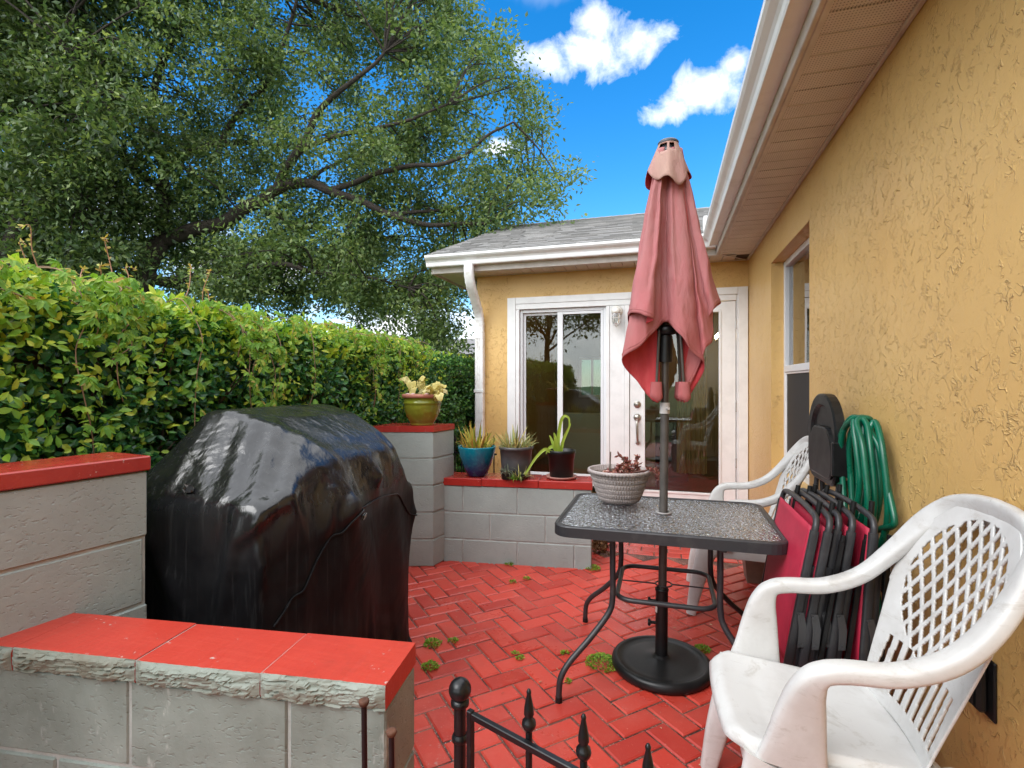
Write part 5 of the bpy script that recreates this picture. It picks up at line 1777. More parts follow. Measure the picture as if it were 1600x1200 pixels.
mb = MB(); blade_leaves(mb, (x - .02, y - .03, CT + .012), 34, .03, .065, 1.5, .006, rp_, 1.3, .04); mb.build('green_leaves', WEED, P5)

rp_ = random.Random(33)
# green glazed pot on the pillar
x, y, z0 = -1.703, 3.425, 1.0005
P6 = thing('potted_plant', 'olive green glazed pot of wilted cream leaves on top of the pillar', 'potted plant', (x, y, z0))
def emb(r, z, a):
    h = z - z0
    if .055 < h < .135: return r + .003 * max(0, nz(a * 2.2, h * 34, 5, 1.6)) * math.sin(PI * (h - .055) / .08) * 2.2
    return r
prof = [(0, z0), (.084, z0), (.088, z0 + .006), (.085, z0 + .012)]
for i in range(14):
    t = i / 13; prof.append((.087 + .046 * math.sin(t * PI / 2) ** .9, z0 + .016 + .135 * t))
prof += [(.137, z0 + .156), (.139, z0 + .166), (.134, z0 + .170), (.134, z0 + .196), (.141, z0 + .199)]
mb = MB(); mb.lathe(prof, 96, (x, y, 0), 0, emb)
mb.build('pot', glaze_mat('olive_glaze', (.17, .20, .018), (.20, .16, .022), .20, .0, .04, .12), P6)
mb = MB(); mb.lathe([(.1405, z0 + .1995), (.147, z0 + .203), (.148, z0 + .222), (.142, z0 + .226), (.130, z0 + .222), (.126, z0 + .205), (0, z0 + .200)], 64, (x, y, 0)); mb.build('rim', TERRA, P6)
soil_disc(x, y, z0 + .207, .125).build('soil', SOIL, P6)
mb = MB()
wl = []
for i in range(15):
    a = rp_.uniform(0, 2 * PI); r = rp_.uniform(.0, .09)
    p0 = Vector((x + r * math.cos(a) * .4, y + r * math.sin(a) * .4, z0 + .20))
    tipd = Vector((rp_.uniform(-.09, .17), rp_.uniform(-.10, .04), rp_.uniform(.02, .10)))
    if i < 6: tipd = Vector((rp_.uniform(.07, .16), rp_.uniform(-.10, .0), rp_.uniform(.0, .11)))
    if i == 6: tipd = Vector((-.085, -.03, .10))
    if i == 7: tipd = Vector((.03, -.02, .135))
    sp_ = spline([p0, p0 + tipd * .5 + Vector((0, 0, .04)), p0 + tipd + Vector((0, 0, .015))], 5)
    mb.tube(sp_, .0028, 6); wl.append(sp_[-1])
mb.build('stems', simple('pale_stem', (.42, .38, .14), .7), P6)
mb = MB()
for q, p in enumerate(wl):
    for _ in range(3 if q < 6 else 2):
        d = Vector((rp_.gauss(0, 1), rp_.gauss(0, 1) - .5, rp_.gauss(-.5, .7))).normalized(); L_ = rp_.uniform(.05, .085); w_ = L_ * rp_.uniform(.34, .5)
        s_ = d.cross(Vector((0, -.5, 1))).normalized(); n_ = s_.cross(d); ph = rp_.uniform(0, 6)
        mb.grid(lambda u, v: p + d * L_ * v + s_ * (w_ * (2 * u - 1) * math.sin(PI * min(1, v * .93 + .07)) ** .8) + n_ * (.012 * math.sin(u * 7 + ph) * math.sin(v * 6 + ph) - .03 * v * v + .010 * math.sin(v * 9 + ph)), 7, 7)
mb.build('leaves', WILT, P6)
mb = MB()
for i in range(16):
    a = rp_.uniform(0, 2 * PI); mb.sphere((x + .112 * math.cos(a), y + .112 * math.sin(a), z0 + .226), rp_.uniform(.010, .018), 8, 0, (1, 1, .55))
mb.build('pebbles', simple('pink_white_pebble', (.52, .38, .35), .6, (.36, .22, .20), 30), P6)

# tan planter beside the wall under the window
x, y = .60, 3.72
P7 = thing('potted_plant', 'square grey-brown planter with a small green weed beside the folded chairs', 'potted plant', (x, y, 0))
mb = MB()
for a, c_, z0_, z1_ in ((.075, .095, 0, .20),):
    v_ = [(x - a, y - a, z0_), (x + a, y - a, z0_), (x + a, y + a, z0_), (x - a, y + a, z0_), (x - c_, y - c_, z1_), (x + c_, y - c_, z1_), (x + c_, y + c_, z1_), (x - c_, y + c_, z1_)]
    mb.add(v_, [(0, 1, 5, 4), (1, 2, 6, 5), (2, 3, 7, 6), (3, 0, 4, 7), (3, 2, 1, 0)])
mb.box(x - .102, x + .102, y - .102, y + .102, .20, .222, .004)
mb.build('pot', simple('taupe_planter', (.26, .21, .17), .6, (.20, .16, .13), 15), P7)
n_ = 40
Pp = np.array([[x - .05, y - .04, .222]] * n_) + RNG.normal(size=(n_, 3)) * [.03, .03, .002]
Dd = rnd_dirs(n_); Dd[:, 2] = np.abs(Dd[:, 2]) + .3
V_, T_ = leaf_geo(Pp, Dd, rnd_dirs(n_), RNG.uniform(.03, .06, n_), RNG.uniform(.007, .012, n_), .3, True)
np_mesh('leaves', V_, T_, WEED, P7)

# ------------------------------------------------------------------ weeds in the joints
def weed(px_, py_, r, n, label):
    t = EYE * FPX / (py_ - 600); p = sight(px_, py_, t)
    n = int(n * 1.3); r *= 1.18
    W_ = thing('weed', label, 'weed', (p.x, p.y, 0), 'weeds growing between the bricks')
    a = RNG.uniform(0, 2 * PI, n); rr = r * np.sqrt(RNG.random(n))
    P_ = np.stack([p.x + rr * np.cos(a), p.y + rr * np.sin(a), .004 + RNG.random(n) * r * .45 * (1 - rr / r * .7)], 1)
    D_ = np.stack([np.cos(a), np.sin(a), RNG.uniform(.0, .9, n)], 1) + RNG.normal(size=(n, 3)) * .5
    N_ = np.tile([0, 0, 1.0], (n, 1)) + RNG.normal(size=(n, 3)) * .45
    V_, T_ = leaf_geo(P_, D_, N_, RNG.uniform(.007, .014, n), RNG.uniform(.003, .0055, n), .3, True)
    np_mesh('leaves', V_, T_, WEED, W_)
    mb = MB()
    for i in range(1):
        j = RNG.integers(0, n); q = P_[j]
        mb.tube([(p.x, p.y, .0), tuple((np.array([p.x, p.y, .012]) + q) / 2 + [0, 0, .004]), tuple(q)], .0009, 5)
    mb.build('stem', WEED, W_)
weed(676, 1007, .034, 150, 'leafy weed by the far end corner of the stone-edged wall')
weed(672, 1043, .030, 130, 'leafy weed touching the red end of the stone-edged wall')
weed(707, 1003, .020, 55, 'small weed in a joint between the grill and the ball-topped gate post')
weed(805, 1022, .012, 26, 'tiny double weed in the middle of the open bricks')
weed(813, 1029, .014, 34, 'tiny low weed just in front of the double weed')
weed(882, 1022, .014, 36, 'small weed beside the bent front table leg')
weed(940, 1038, .062, 420, 'big spreading weed against the round umbrella base')
weed(888, 1066, .010, 22, 'tiny weed near the foot of the front table leg')
weed(1098, 1016, .030, 120, 'bright weed between the umbrella base and the near white chair')
weed(796, 882, .030, 90, 'tufted weed at the foot of the low plant wall')
weed(926, 889, .042, 170, 'tufted weed at the free end of the low plant wall')
weed(801, 910, .020, 44, 'small weed on the bricks before the low plant wall')
weed(822, 905, .018, 34, 'dullest small weed on the open bricks between plant wall and table')
weed(1178, 893, .030, 90, 'weed below the square planter near the folded chairs')
n_ = 260
c_ = sight(938, 862, EYE * FPX / 262)
Pp = np.stack([c_.x + RNG.normal(size=n_) * .045, c_.y + .10 + RNG.normal(size=n_) * .10, .005 + np.abs(RNG.normal(size=n_)) * .05], 1)
V_, T_ = leaf_geo(Pp, rnd_dirs(n_), rnd_dirs(n_), RNG.uniform(.02, .045, n_), RNG.uniform(.007, .014, n_), .4, True, .3)
dl = np_mesh('dry_leaves', V_, T_, DEADLEAF); dl['kind'] = 'stuff'
tag(dl, 'heap of dry brown leaves caught at the end of the low wall', 'leaves')
# scattered petals and bits on the bricks
n_ = 46
Pp = np.stack([RNG.uniform(-1.1, .3, n_), RNG.uniform(1.5, 3.5, n_), np.full(n_, .004)], 1)
N_ = np.tile([0, 0, 1.0], (n_, 1)) + RNG.normal(size=(n_, 3)) * .2
Dd = rnd_dirs(n_); Dd[:, 2] *= .1
V_, T_ = leaf_geo(Pp, Dd, N_, RNG.uniform(.008, .022, n_), RNG.uniform(.002, .005, n_), .3, True)
fl_ = np_mesh('leaf_litter', V_, T_, leaf_mat('litter_leaf', [(0, (.26, .08, .05)), (1, (.60, .42, .30)), (.5, (.40, .20, .12))], .7, .1)); fl_['kind'] = 'stuff'
tag(fl_, 'scattered tiny dry leaves lying on the red bricks', 'leaves')

# ------------------------------------------------------------------ the covered grill
GR = thing('covered_grill', 'barbecue grill under a wrinkled glossy black vinyl cover', 'grill', (-1.5, 1.85, 0))
gx_, gy_, gz_ = 32, 56, 42
X0, X1, Y0, Y1 = -1.87, -1.165, 1.265, 2.43
def lerp_tab(tab, s):
    for (a, va), (b_, vb) in zip(tab, tab[1:]):
        if s <= b_: return va + (vb - va) * (s - a) / (b_ - a)
    return tab[-1][1]
def lid(xx):   # height of the lid profile from the back to the front
    return lerp_tab([(-1.90, .90), (-1.80, 1.10), (-1.70, 1.195), (-1.60, 1.205), (-1.45, 1.165), (-1.30, 1.075), (-1.215, 1.0), (-1.16, .93)], xx)
def solid_h(xx, yy):
    h = -1
    if -1.83 < xx < -1.205 and 1.30 < yy < 1.60: h = .905 if xx < -1.24 else .88
    if -1.80 < xx < -1.21 and 1.56 <= yy <= 2.14: h = lid(xx)
    if -1.80 < xx < -1.225 and 2.14 < yy < 2.385: h = .80
    return h
def rest_h(xx, yy):
    near = min(1, max(0, (yy - 1.29) / .27)); far = min(1, max(0, (2.36 - yy) / .16))
    L_ = lid(xx)
    return (.92 * (1 - near) + L_ * near) if yy < 1.85 else (.83 * (1 - far) + L_ * far)
ids, VV = {}, []
def vid(i, j, k_):
    key = (i, j, k_)
    if key not in ids:
        ids[key] = len(VV)
        xx = X0 + (X1 - X0) * i / gx_; yy = Y0 + (Y1 - Y0) * j / gy_
        hh = rest_h(min(max(xx, -1.84), -1.19), min(max(yy, 1.29), 2.41))
        z = .09 + (hh - .09) * k_ / gz_
        low = max(0.0, min(1.0, (.84 - z) / .75))     # the far end hangs inwards below the side shelf
        yy = yy - .20 * low * ((yy - Y0) / (Y1 - Y0)) ** 2
        VV.append([xx, yy, z])
    return ids[key]
Q = []
for i in range(gx_):
    for j in range(gy_):
        Q.append((vid(i, j, gz_), vid(i + 1, j, gz_), vid(i + 1, j + 1, gz_), vid(i, j + 1, gz_)))
for k_ in range(gz_):
    for i in range(gx_):
        Q.append((vid(i, 0, k_), vid(i + 1, 0, k_), vid(i + 1, 0, k_ + 1), vid(i, 0, k_ + 1)))
        Q.append((vid(i + 1, gy_, k_), vid(i, gy_, k_), vid(i, gy_, k_ + 1), vid(i + 1, gy_, k_ + 1)))
    for j in range(gy_):
        Q.append((vid(0, j + 1, k_), vid(0, j, k_), vid(0, j, k_ + 1), vid(0, j + 1, k_ + 1)))
        Q.append((vid(gx_, j, k_), vid(gx_, j + 1, k_), vid(gx_, j + 1, k_ + 1), vid(gx_, j, k_ + 1)))
Vn = np.array(VV, float)
Qn = np.array(Q)
E = np.concatenate([Qn[:, [0, 1]], Qn[:, [1, 2]], Qn[:, [2, 3]], Qn[:, [3, 0]], Qn[:, [0, 2]], Qn[:, [1, 3]]])
E.sort(axis=1); E = np.unique(E, axis=0)
rest = np.linalg.norm(Vn[E[:, 0]] - Vn[E[:, 1]], axis=1)
slack = 1.045 + .04 * (RNG.random(len(rest)) - .5)
rest = rest * slack
deg = np.bincount(E.ravel(), minlength=len(Vn)).astype(float)
pos = Vn + RNG.normal(size=Vn.shape) * .004
old = pos.copy()
boxes = [(-1.83, -1.205, 1.30, 1.60), (-1.80, -1.21, 1.56, 2.14), (-1.80, -1.225, 2.14, 2.385)]
lx = np.array([-1.90, -1.80, -1.70, -1.60, -1.45, -1.30, -1.215, -1.16]); lz = np.array([.90, 1.10, 1.195, 1.205, 1.165, 1.075, 1.0, .93])
def collide(p):
    for bi, (a, c_, d, e) in enumerate(boxes):
        ins = (p[:, 0] > a) & (p[:, 0] < c_) & (p[:, 1] > d) & (p[:, 1] < e)
        hh = np.interp(p[:, 0], lx, lz)
        if bi == 0: hh = .905 + np.maximum(0, hh - .905) * np.clip((p[:, 1] - 1.30) / .27, 0, 1)
        if bi == 2: hh = .80 + np.maximum(0, hh - .80) * np.clip((2.33 - p[:, 1]) / .15, 0, 1)
        if bi != 1: ins &= p[:, 2] > .70
        pen = hh - p[:, 2]
        m = ins & (pen > 0)
        if not m.any(): continue
        idx = np.nonzero(m)[0]
        q = p[idx]
        ds = np.stack([q[:, 0] - a, c_ - q[:, 0], q[:, 1] - d, e - q[:, 1], pen[idx]], 1)
        ds[:, 4] *= .8
        w_ = ds.argmin(1)
        q[w_ == 0, 0] = a; q[w_ == 1, 0] = c_; q[w_ == 2, 1] = d; q[w_ == 3, 1] = e
        q[w_ == 4, 2] = hh[idx][w_ == 4]
        p[idx] = q
    for (cx_, cy_, cz_, r) in ((-1.19, 1.70, .82, .075), (-1.19, 1.66, .86, .05), (-1.21, 1.43, .90, .045), (-1.20, 1.95, .90, .05)):      # knobs and side burner under the vinyl
        dv = p - np.array([cx_, cy_, cz_]); L_ = np.linalg.norm(dv, axis=1)
        m = L_ < r
        p[m] = np.array([cx_, cy_, cz_]) + dv[m] / (L_[m][:, None] + 1e-9) * r
    return p
for it in range(170):
    vel = (pos - old) * .93
    old = pos.copy()
    pos = pos + vel; pos[:, 2] -= .00045
    for _ in range(7):
        d = pos[E[:, 1]] - pos[E[:, 0]]
        L_ = np.linalg.norm(d, axis=1) + 1e-9
        stiff = np.where(L_ > rest, 1.0, .30)
        c_ = (d * ((L_ - rest) / L_ * .5 * stiff)[:, None])
        for ax in range(3):
            acc = np.bincount(E[:, 0], c_[:, ax], len(pos)) - np.bincount(E[:, 1], c_[:, ax], len(pos))
            pos[:, ax] += acc / deg * 2.6
        pos = collide(pos)
    pos[:, 2] = np.maximum(pos[:, 2], .02)
# sharp pulled folds in the vinyl: (image line, height, half width), applied as relief along the surface normal
nrm_ = np.zeros_like(pos)
fn_ = np.cross(pos[Qn[:, 2]] - pos[Qn[:, 0]], pos[Qn[:, 3]] - pos[Qn[:, 1]])
for c_ in range(4):
    for ax in range(3): nrm_[:, ax] += np.bincount(Qn[:, c_], fn_[:, ax], len(pos))
nrm_ /= np.linalg.norm(nrm_, axis=1, keepdims=True) + 1e-9
if (nrm_ * (pos - np.array([-1.5, 1.85, .7]))).sum() < 0: nrm_ = -nrm_
rel = pos - np.array([0, 0, EYE])
fw = rel[:, 0] * -SY + rel[:, 1] * CY; rt = rel[:, 0] * CY + rel[:, 1] * SY
pu = 800 + FPX * rt / fw; pv = 600 - FPX * rel[:, 2] / fw
facing = ((nrm_ * -rel).sum(1) > 0)
disp = np.zeros(len(pos))
folds = [((432, 668), (398, 782), .016, 9), ((452, 676), (420, 775), -.012, 8), ((470, 688), (442, 770), .013, 8), ((500, 730), (372, 846), .013, 9), ((505, 745), (385, 858), -.010, 9),
         ((375, 790), (345, 985), .016, 11), ((352, 800), (318, 985), -.012, 12), ((300, 985), (236, 850), .012, 14), ((640, 655), (400, 640), .0, 9), ((520, 772), (505, 822), .020, 12), ((545, 775), (520, 832), -.012, 9), ((560, 790), (500, 835), .014, 9),
         ((330, 650), (262, 760), .007, 8), ((370, 652), (330, 770), -.006, 10), ((400, 655), (352, 780), .006, 9), ((620, 700), (655, 765), .014, 9), ((612, 716), (632, 990), .010, 12), ((590, 716), (602, 990), -.008, 12), ((565, 716), (570, 990), .006, 12),
         ((480, 690), (530, 724), .010, 9), ((620, 690), (480, 688), -.006, 8), ((430, 668), (480, 690), .010, 8), ((480, 840), (470, 990), .006, 14), ((420, 860), (410, 990), -.006, 14)]
for (a, b_, h_, w_) in folds:
    ax_, ay_ = a; dx_, dy_ = b_[0] - a[0], b_[1] - a[1]
    tt = np.clip(((pu - ax_) * dx_ + (pv - ay_) * dy_) / (dx_ * dx_ + dy_ * dy_), 0, 1)
    dist_ = np.hypot(pu - ax_ - tt * dx_, pv - ay_ - tt * dy_)
    w_ *= .82
    disp += np.where(facing, h_ * 1.5 * np.exp(-(dist_ / w_) ** 2) * (.45 + .55 * np.sin(np.pi * np.clip(tt, .08, .92))), 0)
pos = pos + nrm_ * disp[:, None]
mb = MB(); mb.add([tuple(p) for p in pos], Q, 0, True)
cv = mb.build('cover', COVER, GR)
ss = cv.modifiers.new('smooth_cloth', 'SUBSURF'); ss.levels = 1; ss.render_levels = 1
def cpt(i, j, k_): return Vector(pos[ids[(i, j, k_)]])
cen = Vector((-1.5, 1.85, .7))
def off(p, d=.004): return p + (p - cen).normalized() * d
seam = [off(cpt(gx_, j, gz_ - 1)) for j in range(gy_, 22, -1)]
for s_ in range(0, 22):
    j = 22 - s_; seam.append(off(cpt(gx_, max(0, j), int(round(gz_ - 1 - s_ * .40)))))
mb = MB(); mb.tube(spline(seam[::2], 4), .0042, 8); mb.build('piping', COVER, GR)
bk = [off(cpt(0, j, gz_), .002) for j in range(6, gy_ - 4)]
ne = [off(cpt(i, 12, gz_), .003) for i in range(0, gx_ - 2)]
p0 = off(cpt(gx_, 23, gz_ - 2), .006); p1 = off(cpt(gx_, 26, gz_ - 2), .006)
d_ = (p1 - p0).normalized(); u_ = Vector((.25, 0, 1)).normalized(); nn = d_.cross(u_).normalized()
R = Matrix(((d_.x, -nn.x, u_.x, p0.x), (d_.y, -nn.y, u_.y, p0.y), (d_.z, -nn.z, u_.z, p0.z), (0, 0, 0, 1)))
mb = MB(); mb.box(0, .060, -.006, .0, -.012, .008, .001, 0, R)
tg = mb.build('brand_tag', simple('black_tag', (.02, .02, .02), .4), GR)
mb = MB()
for (a, b__, c_, e_) in ((.002, .058, .0056, .0066), (.002, .058, -.0106, -.0096), (.002, .003, -.0096, .0056), (.057, .058, -.0096, .0056)):
    mb.box(a, b__, -.0075, -.0062, c_, e_, 0, 0, R); mb.box(a, b__, .0002, .0012, c_, e_, 0, 0, R)
rr_ = random.Random(2); xx = .010
while xx < .049:
    w_ = rr_.uniform(.0022, .0036); mb.box(xx, xx + w_, -.0075, -.0062, -.005, rr_.choice((.0, .002)), 0, 0, R); mb.box(xx, xx + w_, .0002, .0012, -.005, rr_.choice((.0, .002)), 0, 0, R); xx += w_ + .0012
o = mb.build('tag_print', simple('grey_print', (.30, .30, .29), .5), tg, False); o.location = -Vector(GR['_o'])
# torn spot on the sloping near end
ti, tj = 15, 5
tp = cpt(ti, tj, gz_); ta = (cpt(ti + 1, tj, gz_) - tp).normalized(); tb_ = (cpt(ti, tj + 1, gz_) - tp).normalized(); tn = ta.cross(tb_).normalized()
mb = MB()
rt_ = random.Random(8)
ring = [tp + tn * .006 + ta * (.030 * math.cos(q * 2 * PI / 16) * rt_.uniform(.5, 1.2)) + tb_ * (.014 * math.sin(q * 2 * PI / 16) * rt_.uniform(.5, 1.3)) for q in range(16)]
mb.add(ring, [tuple(range(16))])
mb.build('torn_patch', simple('torn_backing', (.004, .004, .004), .9), GR)
mb = MB()
for q in range(0, 16, 2):
    a_ = ring[q]; mb.add([a_, ring[q + 1], a_ * .6 + ring[q + 1] * .4 + tn * .014 + ta * rt_.uniform(-.008, .008)], [(0, 1, 2)])
mb.build('torn_edge', simple('torn_vinyl', (.16, .16, .16), .5), GR)
# ------------------------------------------------------------------ hedges
def hedge_foliage(name, y0, y1, xface, zt, depth, n, L, mat, par, zlow=.15, rich=True, gap=.35, seed=0, asp=(.34, .44), up=.35, fn=None):
    area_f = (y1 - y0) * (zt - zlow); area_t = (y1 - y0) * depth
    nf = int(n * area_f / (area_f + area_t * .9)); nt_ = n - nf
    P, N = [], []
    rr = random.Random(seed)
    def top(y): return zt + .05 * nz(y, seed, 1, 1.7) + .035 * nz(y, seed, 7, 5) + (fn(y) if fn else 0)
    cnt = 0
    while cnt < nf:
        y = rr.uniform(y0, y1); z = zlow + (top(y) - zlow) * rr.random()
        g_ = nz(y, z, seed + 2, 3.2)
        if g_ < -gap + .08 and rr.random() < .75: continue
        bul = .07 * nz(y, z, seed, 1.6) + .06 * nz(y, z, seed + 4, 4.5) - .10 * max(0, (z - top(y) + .25) / .25) ** 2
        d = min(depth * .5, abs(rr.gauss(0, .055)) + (.10 * rr.random() if rr.random() < .35 else 0))
        P.append((xface + bul - d, y, z)); N.append((1.0, rr.gauss(0, .5), .55 + rr.gauss(0, .5))); cnt += 1
    for _ in range(nt_):
        y = rr.uniform(y0, y1); x = xface - .03 - depth * rr.random()
        e = (xface - x) / depth
        P.append((x, y, top(y) + .04 * nz(x, y, seed, 4) - abs(rr.gauss(0, .05)) - .10 * max(0, 1 - e * 4) ** 2)); N.append((.35 + rr.gauss(0, .5), rr.gauss(0, .5), 1.0))
    P = np.array(P); N = np.array(N); n_ = len(P)
    D = rnd_dirs(n_) * .9 + N * .35 + np.array([0.25, 0, up - .35]) + np.array([0, 0, .15])
    Ls = RNG.uniform(L[0], L[1], n_)
    V, T = leaf_geo(P, D, N, Ls, Ls * RNG.uniform(asp[0], asp[1], n_) * .72, .22, rich, .12)
    return np_mesh(name, V, T, mat, par)

HG = thing('hedge', 'tall broad-leaved green hedge behind the block wall and the covered grill', 'hedge', (-2.5, 2.0, 0))
XF = -2.03
def hump(y): return .05 * math.exp(-((y - 1.25) / .35) ** 2) + .02 * math.exp(-((y - .7) / .2) ** 2)
hedge_foliage('foliage', -.6, 4.25, XF, 1.63, .95, 50000, (.026, .053), HEDGELEAF, HG, .3, True, .30, 3, (.36, .48), fn=hump)
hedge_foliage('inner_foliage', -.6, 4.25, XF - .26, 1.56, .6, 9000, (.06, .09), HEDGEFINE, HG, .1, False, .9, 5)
hedge_foliage('new_growth', -.6, 4.25, XF + .02, 1.68, .85, 9500, (.028, .055), TOPLEAF, HG, 1.42, True, .35, 8, (.34, .44), fn=hump)
hedge_foliage('new_growth', -.6, 4.25, XF + .035, 1.60, .3, 5200, (.024, .046), TOPLEAF, HG, .5, True, .12, 9, (.34, .44))
mb = MB(); rr = random.Random(6)
for i in range(60):
    y = -.5 + i * .08 + rr.uniform(-.03, .03); x = XF - rr.uniform(.2, .6)
    pts = [(x, y, 0)]
    for j in range(1, 6): pts.append((x + rr.gauss(0, .03) + .03 * j, y + rr.gauss(0, .05), j * .30))
    mb.tube(spline(pts, 4), [.011 - .0004 * q for q in range(21)], 6)
    for j in range(3):
        b0 = Vector(pts[rr.randint(1, 4)]); mb.tube([b0, b0 + Vector((rr.uniform(.05, .2), rr.uniform(-.15, .15), rr.uniform(.05, .2)))], [.005, .0025], 5)
mb.build('stems', STEM, HG)

def core(y0, y1, xf, zt, dep, par):  # solid dark sheet added inside a hedge to stop light showing through
    mb = MB()
    def fn(u, v):
        y = y0 + (y1 - y0) * u
        if v < .6: x, z = xf, zt * v / .6
        else: x, z = xf - dep * (v - .6) / .4, zt
        return (x + .08 * nz(y, z, x, 3), y, z + .07 * nz(y, x, z, 3))
    mb.grid(fn, 90, 24)
    mb.build('dark_core_sheet', STEM, par)
core(-.6, 4.25, XF - .42, 1.44, .6, HG)

HG2 = thing('hedge', 'dark fine-leaved hedge beyond the pillar in front of the neighbour roof', 'hedge', (-2.6, 6.4, 0))
hedge_foliage('foliage', 4.15, 9.2, -2.22, 1.62, 1.0, 26000, (.030, .052), HEDGEFINE, HG2, .0, True, .25, 11, (.40, .52))
hedge_foliage('foliage', 4.15, 9.2, -2.45, 1.55, .7, 9000, (.05, .08), HEDGEFINE, HG2, .0, False, .9, 12)
hedge_foliage('new_growth', 4.15, 9.2, -2.24, 1.66, .9, 2600, (.028, .046), TOPLEAF, HG2, 1.35, True, .3, 14)

core(4.15, 9.2, -2.62, 1.40, .6, HG2)
# virginia creeper scrambling over the near hedge
CR = thing('creeper_vine', 'yellow-green five-leaved creeper with orange tips trailing over the hedge', 'vine', (-2.0, 2.2, 1.4))
rc_ = random.Random(15)
VSTEM = simple('creeper_stem', (.22, .13, .07), .7)
mb = MB(); P, D, N, Ls = [], [], [], []
def compound(p, axis_, nrm, r):
    axis_ = axis_.normalized(); s_ = axis_.cross(nrm).normalized()
    for q in (-2, -1, 0, 1, 2):
        a = q * .62
        d = axis_ * math.cos(a) + s_ * math.sin(a) + Vector((0, 0, -.12))
        P.append(tuple(p)); D.append(tuple(d)); N.append(tuple(nrm)); Ls.append(r * (1 - .10 * abs(q)) * rc_.uniform(.9, 1.1))
spots = [(rc_.gauss(1.45, .30), .15, .45) for _ in range(5)] + [(rc_.gauss(2.0, .22), .30, .80) for _ in range(8)] + [(rc_.gauss(2.75, .45), .05, .25) for _ in range(6)] + [(rc_.gauss(3.35, .20), .25, .55) for _ in range(6)] + [(rc_.uniform(.2, 1.1), .03, .2) for _ in range(4)] + [(rc_.uniform(3.5, 4.1), .05, .25) for _ in range(3)]
for (y, lo, hi) in spots:
    ln_ = rc_.uniform(lo, hi); x = XF + .055
    zz = 1.66 + hump(y) + .04 * nz(y, 3, 1, 1.7)
    pts = [Vector((x - .25, y + rc_.uniform(-.1, .1), zz + .01)), Vector((x - .08, y, zz + .005))]
    m_ = 5
    for j in range(1, m_ + 1):
        t = j / m_
        pts.append(Vector((x + .05 * nz(y * 3, t * 3, 1, 1.5) + .02, y + rc_.uniform(-.03, .03) + .10 * t * math.sin(y * 7), zz - ln_ * t)))
    sp_ = spline(pts, 5); mb = MB(); mb.tube(sp_, .0022, 5); mb.build('vine_stem', VSTEM, CR)
    for j in range(1, len(sp_) - 1, 1):
        if rc_.random() < .22: continue
        p = sp_[j] + Vector((rc_.uniform(.0, .05), rc_.uniform(-.05, .05), rc_.uniform(-.02, .03)))
        nrm = Vector((1, rc_.gauss(-.2, .4), .7 + rc_.gauss(0, .3))).normalized()
        compound(p, Vector((rc_.gauss(.3, .3), rc_.gauss(0, .8), -.6 + rc_.gauss(0, .4))), nrm, rc_.uniform(.026, .050) if y < 2.5 else rc_.uniform(.026, .042))
n_ = len(P)
V, T = leaf_geo(P, D, N, Ls, np.array(Ls) * .21, .25, True, .15)
np_mesh('leaves', V, T, CREEPER, CR)
# young tendrils standing up from the top
P2, D2 = [], []
TENDRIL = simple('pink_tendril', (.42, .20, .12), .6)
for i in range(24):
    y = rc_.uniform(.5, 4.0) if i > 10 else rc_.uniform(.7, 2.2)
    h = rc_.uniform(.05, .14) if i > 6 else rc_.uniform(.12, .24)
    b_ = Vector((XF - rc_.uniform(.05, .6), y, 1.65 + hump(y)))
    tip = b_ + Vector((rc_.uniform(-.06, .1), rc_.uniform(-.08, .08), h))
    sp_ = spline([b_, b_ * .5 + tip * .5 + Vector((rc_.uniform(-.02, .02), rc_.uniform(-.02, .02), .01)), tip, tip + Vector((rc_.uniform(-.02, .04), rc_.uniform(-.03, .03), -.012))], 5)
    tm = MB(); tm.tube(sp_, [.0026 - .0001 * q for q in range(len(sp_))], 5)
    tm.build('tendril', TENDRIL, CR)
    for p in sp_[5:]:
        for _ in range(1): P2.append(tuple(p)); D2.append((rc_.gauss(0, 1), rc_.gauss(0, 1), rc_.gauss(.2, .6)))
V, T = leaf_geo(P2, D2, rnd_dirs(len(P2)), RNG.uniform(.012, .030, len(P2)), RNG.uniform(.003, .006, len(P2)), .3, True)
np_mesh('young_leaves', V, T, leaf_mat('orange_young_leaf', [(0, (.40, .26, .07)), (1, (.40, .46, .10)), (.5, (.46, .36, .10))], .5, .35), CR)

# ------------------------------------------------------------------ the oaks
def limb(mb, pts, r0, r1, n=9, wob=.0, seg=6):
    sp_ = spline(pts, seg); k_ = len(sp_)
    sp_ = [p + Vector((nz(p.x, p.y, p.z, 1.7), nz(p.y, p.z, p.x, 1.7), nz(p.z, p.x, p.y, 1.7))) * wob * min(1, i / 6) for i, p in enumerate(sp_)]
    mb.tube(sp_, [r0 + (r1 - r0) * (i / (k_ - 1)) for i in range(k_)], n)
    return sp_
OK_ = thing('oak_tree', 'big spreading live oak with long dark limbs beyond the hedge', 'tree', (-8.6, 6.8, 0))
def S(u, v, t): return sight(u, v, t)
nodes = []      # (point, radius)
def add_limb(mb, pts, r0, r1, wob=.06):
    r0 *= .70; r1 *= .75
    sp_ = limb(mb, pts, r0, r1, 10, wob)
    k_ = len(sp_)
    for i, p in enumerate(sp_): nodes.append((p, r0 + (r1 - r0) * i / (k_ - 1)))
    return sp_
mb = MB()
base = Vector((-8.7, 6.75, -.1))
T0 = 9.0
add_limb(mb, [base, S(220, 470, T0), S(232, 410, T0), S(256, 374, T0)], .34, .20, .02)
mb.build('trunk', BARK, OK_)
mb = MB()
